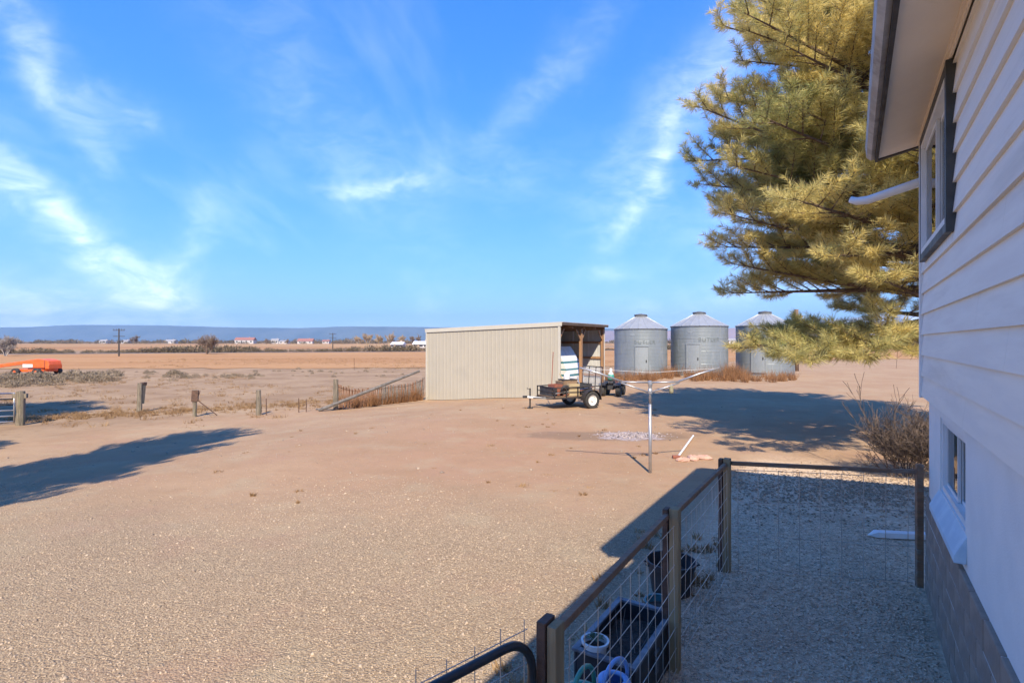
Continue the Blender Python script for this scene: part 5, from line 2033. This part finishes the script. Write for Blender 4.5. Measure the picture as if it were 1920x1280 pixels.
# rocks and a broom handle by the clothesline
for i, (u, v, s_, lab) in enumerate([(1280, 864, .13, 'pinkish flat rock at the left of three by the corner post'), (1299, 861, .15, 'pinkish flat rock in the middle of three by the corner post'),
                                     (1320, 860, .14, 'pinkish flat rock at the right of three by the corner post')]):
    p = G(u, v)
    r_ = random.Random(90 + i)
    b = MB()
    n = 10
    prof = [(0, 0), (.9, 0), (1.0, .18), (.82, .45), (.4, .58), (0, .60)]
    b.lathe([(r * s_, z * s_) for r, z in prof], n)
    b.v = [(x * r_.uniform(.85, 1.15) * 1.15, y * r_.uniform(.85, 1.15) * .8, z * r_.uniform(.85, 1.15)) for x, y, z in b.v]
    o = b.build('rock', M['pink_rock'])
    o.location = p
    o.rotation_euler = (0, 0, i * 1.3)
    tag(o, lab, 'rock', 'pinkish rocks by the corner post')
A_, B_ = G(1271, 859), G(1300, 820)
o = MB().tube([A_ + Vector((0, 0, .03)), B_ + Vector((0, 0, .05))], .022, 8).build('white_stick', M['white'])
tag(o, 'white stick lying on the ground by the pink rocks', 'stick')
p = G(1268, 859)
o = MB().box((0, 0, .035), (.16, .09, .06)).build('red_block', M['redbrown'], bevel=.01)
o.location = p
tag(o, 'small red block at the end of the white stick', 'block')


# ------------------------------------------------------------------ far houses and poles
def far_house(label, u0, u1, Y, hw, hr, wall, roofm, group, rz=0.0, nwin=3, door=True, depth=9.0):
    w = (u1 - u0) / FPX * Y
    p = at((u0 + u1) / 2, Y)
    t = thing('far_house', label, 'house', p, rz, group)
    MB().mm((-w / 2, -depth / 2, -.3), (w / 2, depth / 2, hw)).build('wall', M[wall], t)
    ov = .5
    rf = MB().prism([(-depth / 2 - ov, hw - .05), (depth / 2 + ov, hw - .05), (0, hw + hr)], -w / 2 - ov, w / 2 + ov, 'x').build('roof', M[roofm], t)
    MB().mm((w * .2, -.4, hw + hr * .4), (w * .2 + .8, .4, hw + hr + .8)).build('chimney', M['housetan'], rf)
    for i in range(nwin):
        x = -w / 2 + w * (i + .5) / nwin
        MB().mm((x - .9, -depth / 2 - .04, hw * .35), (x + .9, -depth / 2 - .005, hw * .78)).build('window', M['winpane'], t)
    if door:
        x = -w / 2 + w / nwin
        MB().mm((x - .5, -depth / 2 - .05, 0), (x + .5, -depth / 2 - .006, 2.1)).build('door', M['housetan'], t)
    return t


FG = 'houses along the far edge of the plain'
far_house('white barn with a red roof right of the wide leafless tree', 443, 478, 700, 5.0, 3.4, 'housewhite', 'roofred', FG, 0, 4)
far_house('small white house with grey roof left of the dark far tree', 510, 523, 690, 4.6, 2.0, 'housewhite', 'roofgrey', FG, .2, 2)
far_house('low grey roofed white shed next to the small white house', 526, 541, 690, 3.2, 1.4, 'housewhite', 'roofgrey', FG, 0, 2)
far_house('white house with a long red roof in the middle distance', 560, 588, 700, 3.4, 3.6, 'housewhite', 'roofred', FG, 0, 3)
far_house('tiny white house left of the golden cottonwoods', 606, 618, 720, 3.4, 2.0, 'housewhite', 'roofred', FG, .1, 2)
far_house('small white house just left of the utility pole', 190, 203, 760, 3.6, 2.0, 'housewhite', 'roofgrey', FG, 0, 2)
far_house('small white house right of the left utility pole', 231, 243, 780, 3.4, 1.8, 'housewhite', 'roofgrey', FG, 0, 2)
far_house('white house half hidden far left of the wide leafless tree', 313, 330, 760, 3.6, 2.2, 'housewhite', 'roofgrey', FG, 0, 2)
far_house('long white roofed shed below the dark poplars', 737, 757, 262, 1.6, 1.2, 'housewhite', 'white', FG, 0, 3)
far_house('white roofed shed touching the left edge of the beige shed', 778, 806, 262, 1.7, 1.5, 'housewhite', 'white', FG, 0, 3)
far_house('far white farm building between the middle and right bins', 1364, 1386, 620, 4.2, 2.2, 'housewhite', 'roofgrey', FG, 0, 2)


def far_pole(label, u, vb, vt, arms=True):
    p = G(u, vb)
    h = (vb - vt) / FPX * p.y
    t = thing('utility_pole', label, 'pole', p, .12, 'utility poles along the road')
    MB().tube([(0, 0, -.5), (0, 0, h)], [.17, .11], 8).build('shaft', M['utility_dark'], t)
    if arms:
        for z in (h - .35, h - 1.6):
            MB().mm((-1.1, -.07, z - .06), (1.1, .07, z + .06)).build('crossarm', M['utility_dark'], t)
        for x in (-1.0, -.5, .5, 1.0):
            MB().tube([(x, 0, h - .29), (x, 0, h - .05)], .04, 5).build('insulator', M['utility_dark'], t)
    return t


far_pole('tall dark utility pole with crossarms at the left by the road', 223, 668, 616)
far_pole('dark utility pole left of the golden cottonwoods', 624, 657.5, 624)
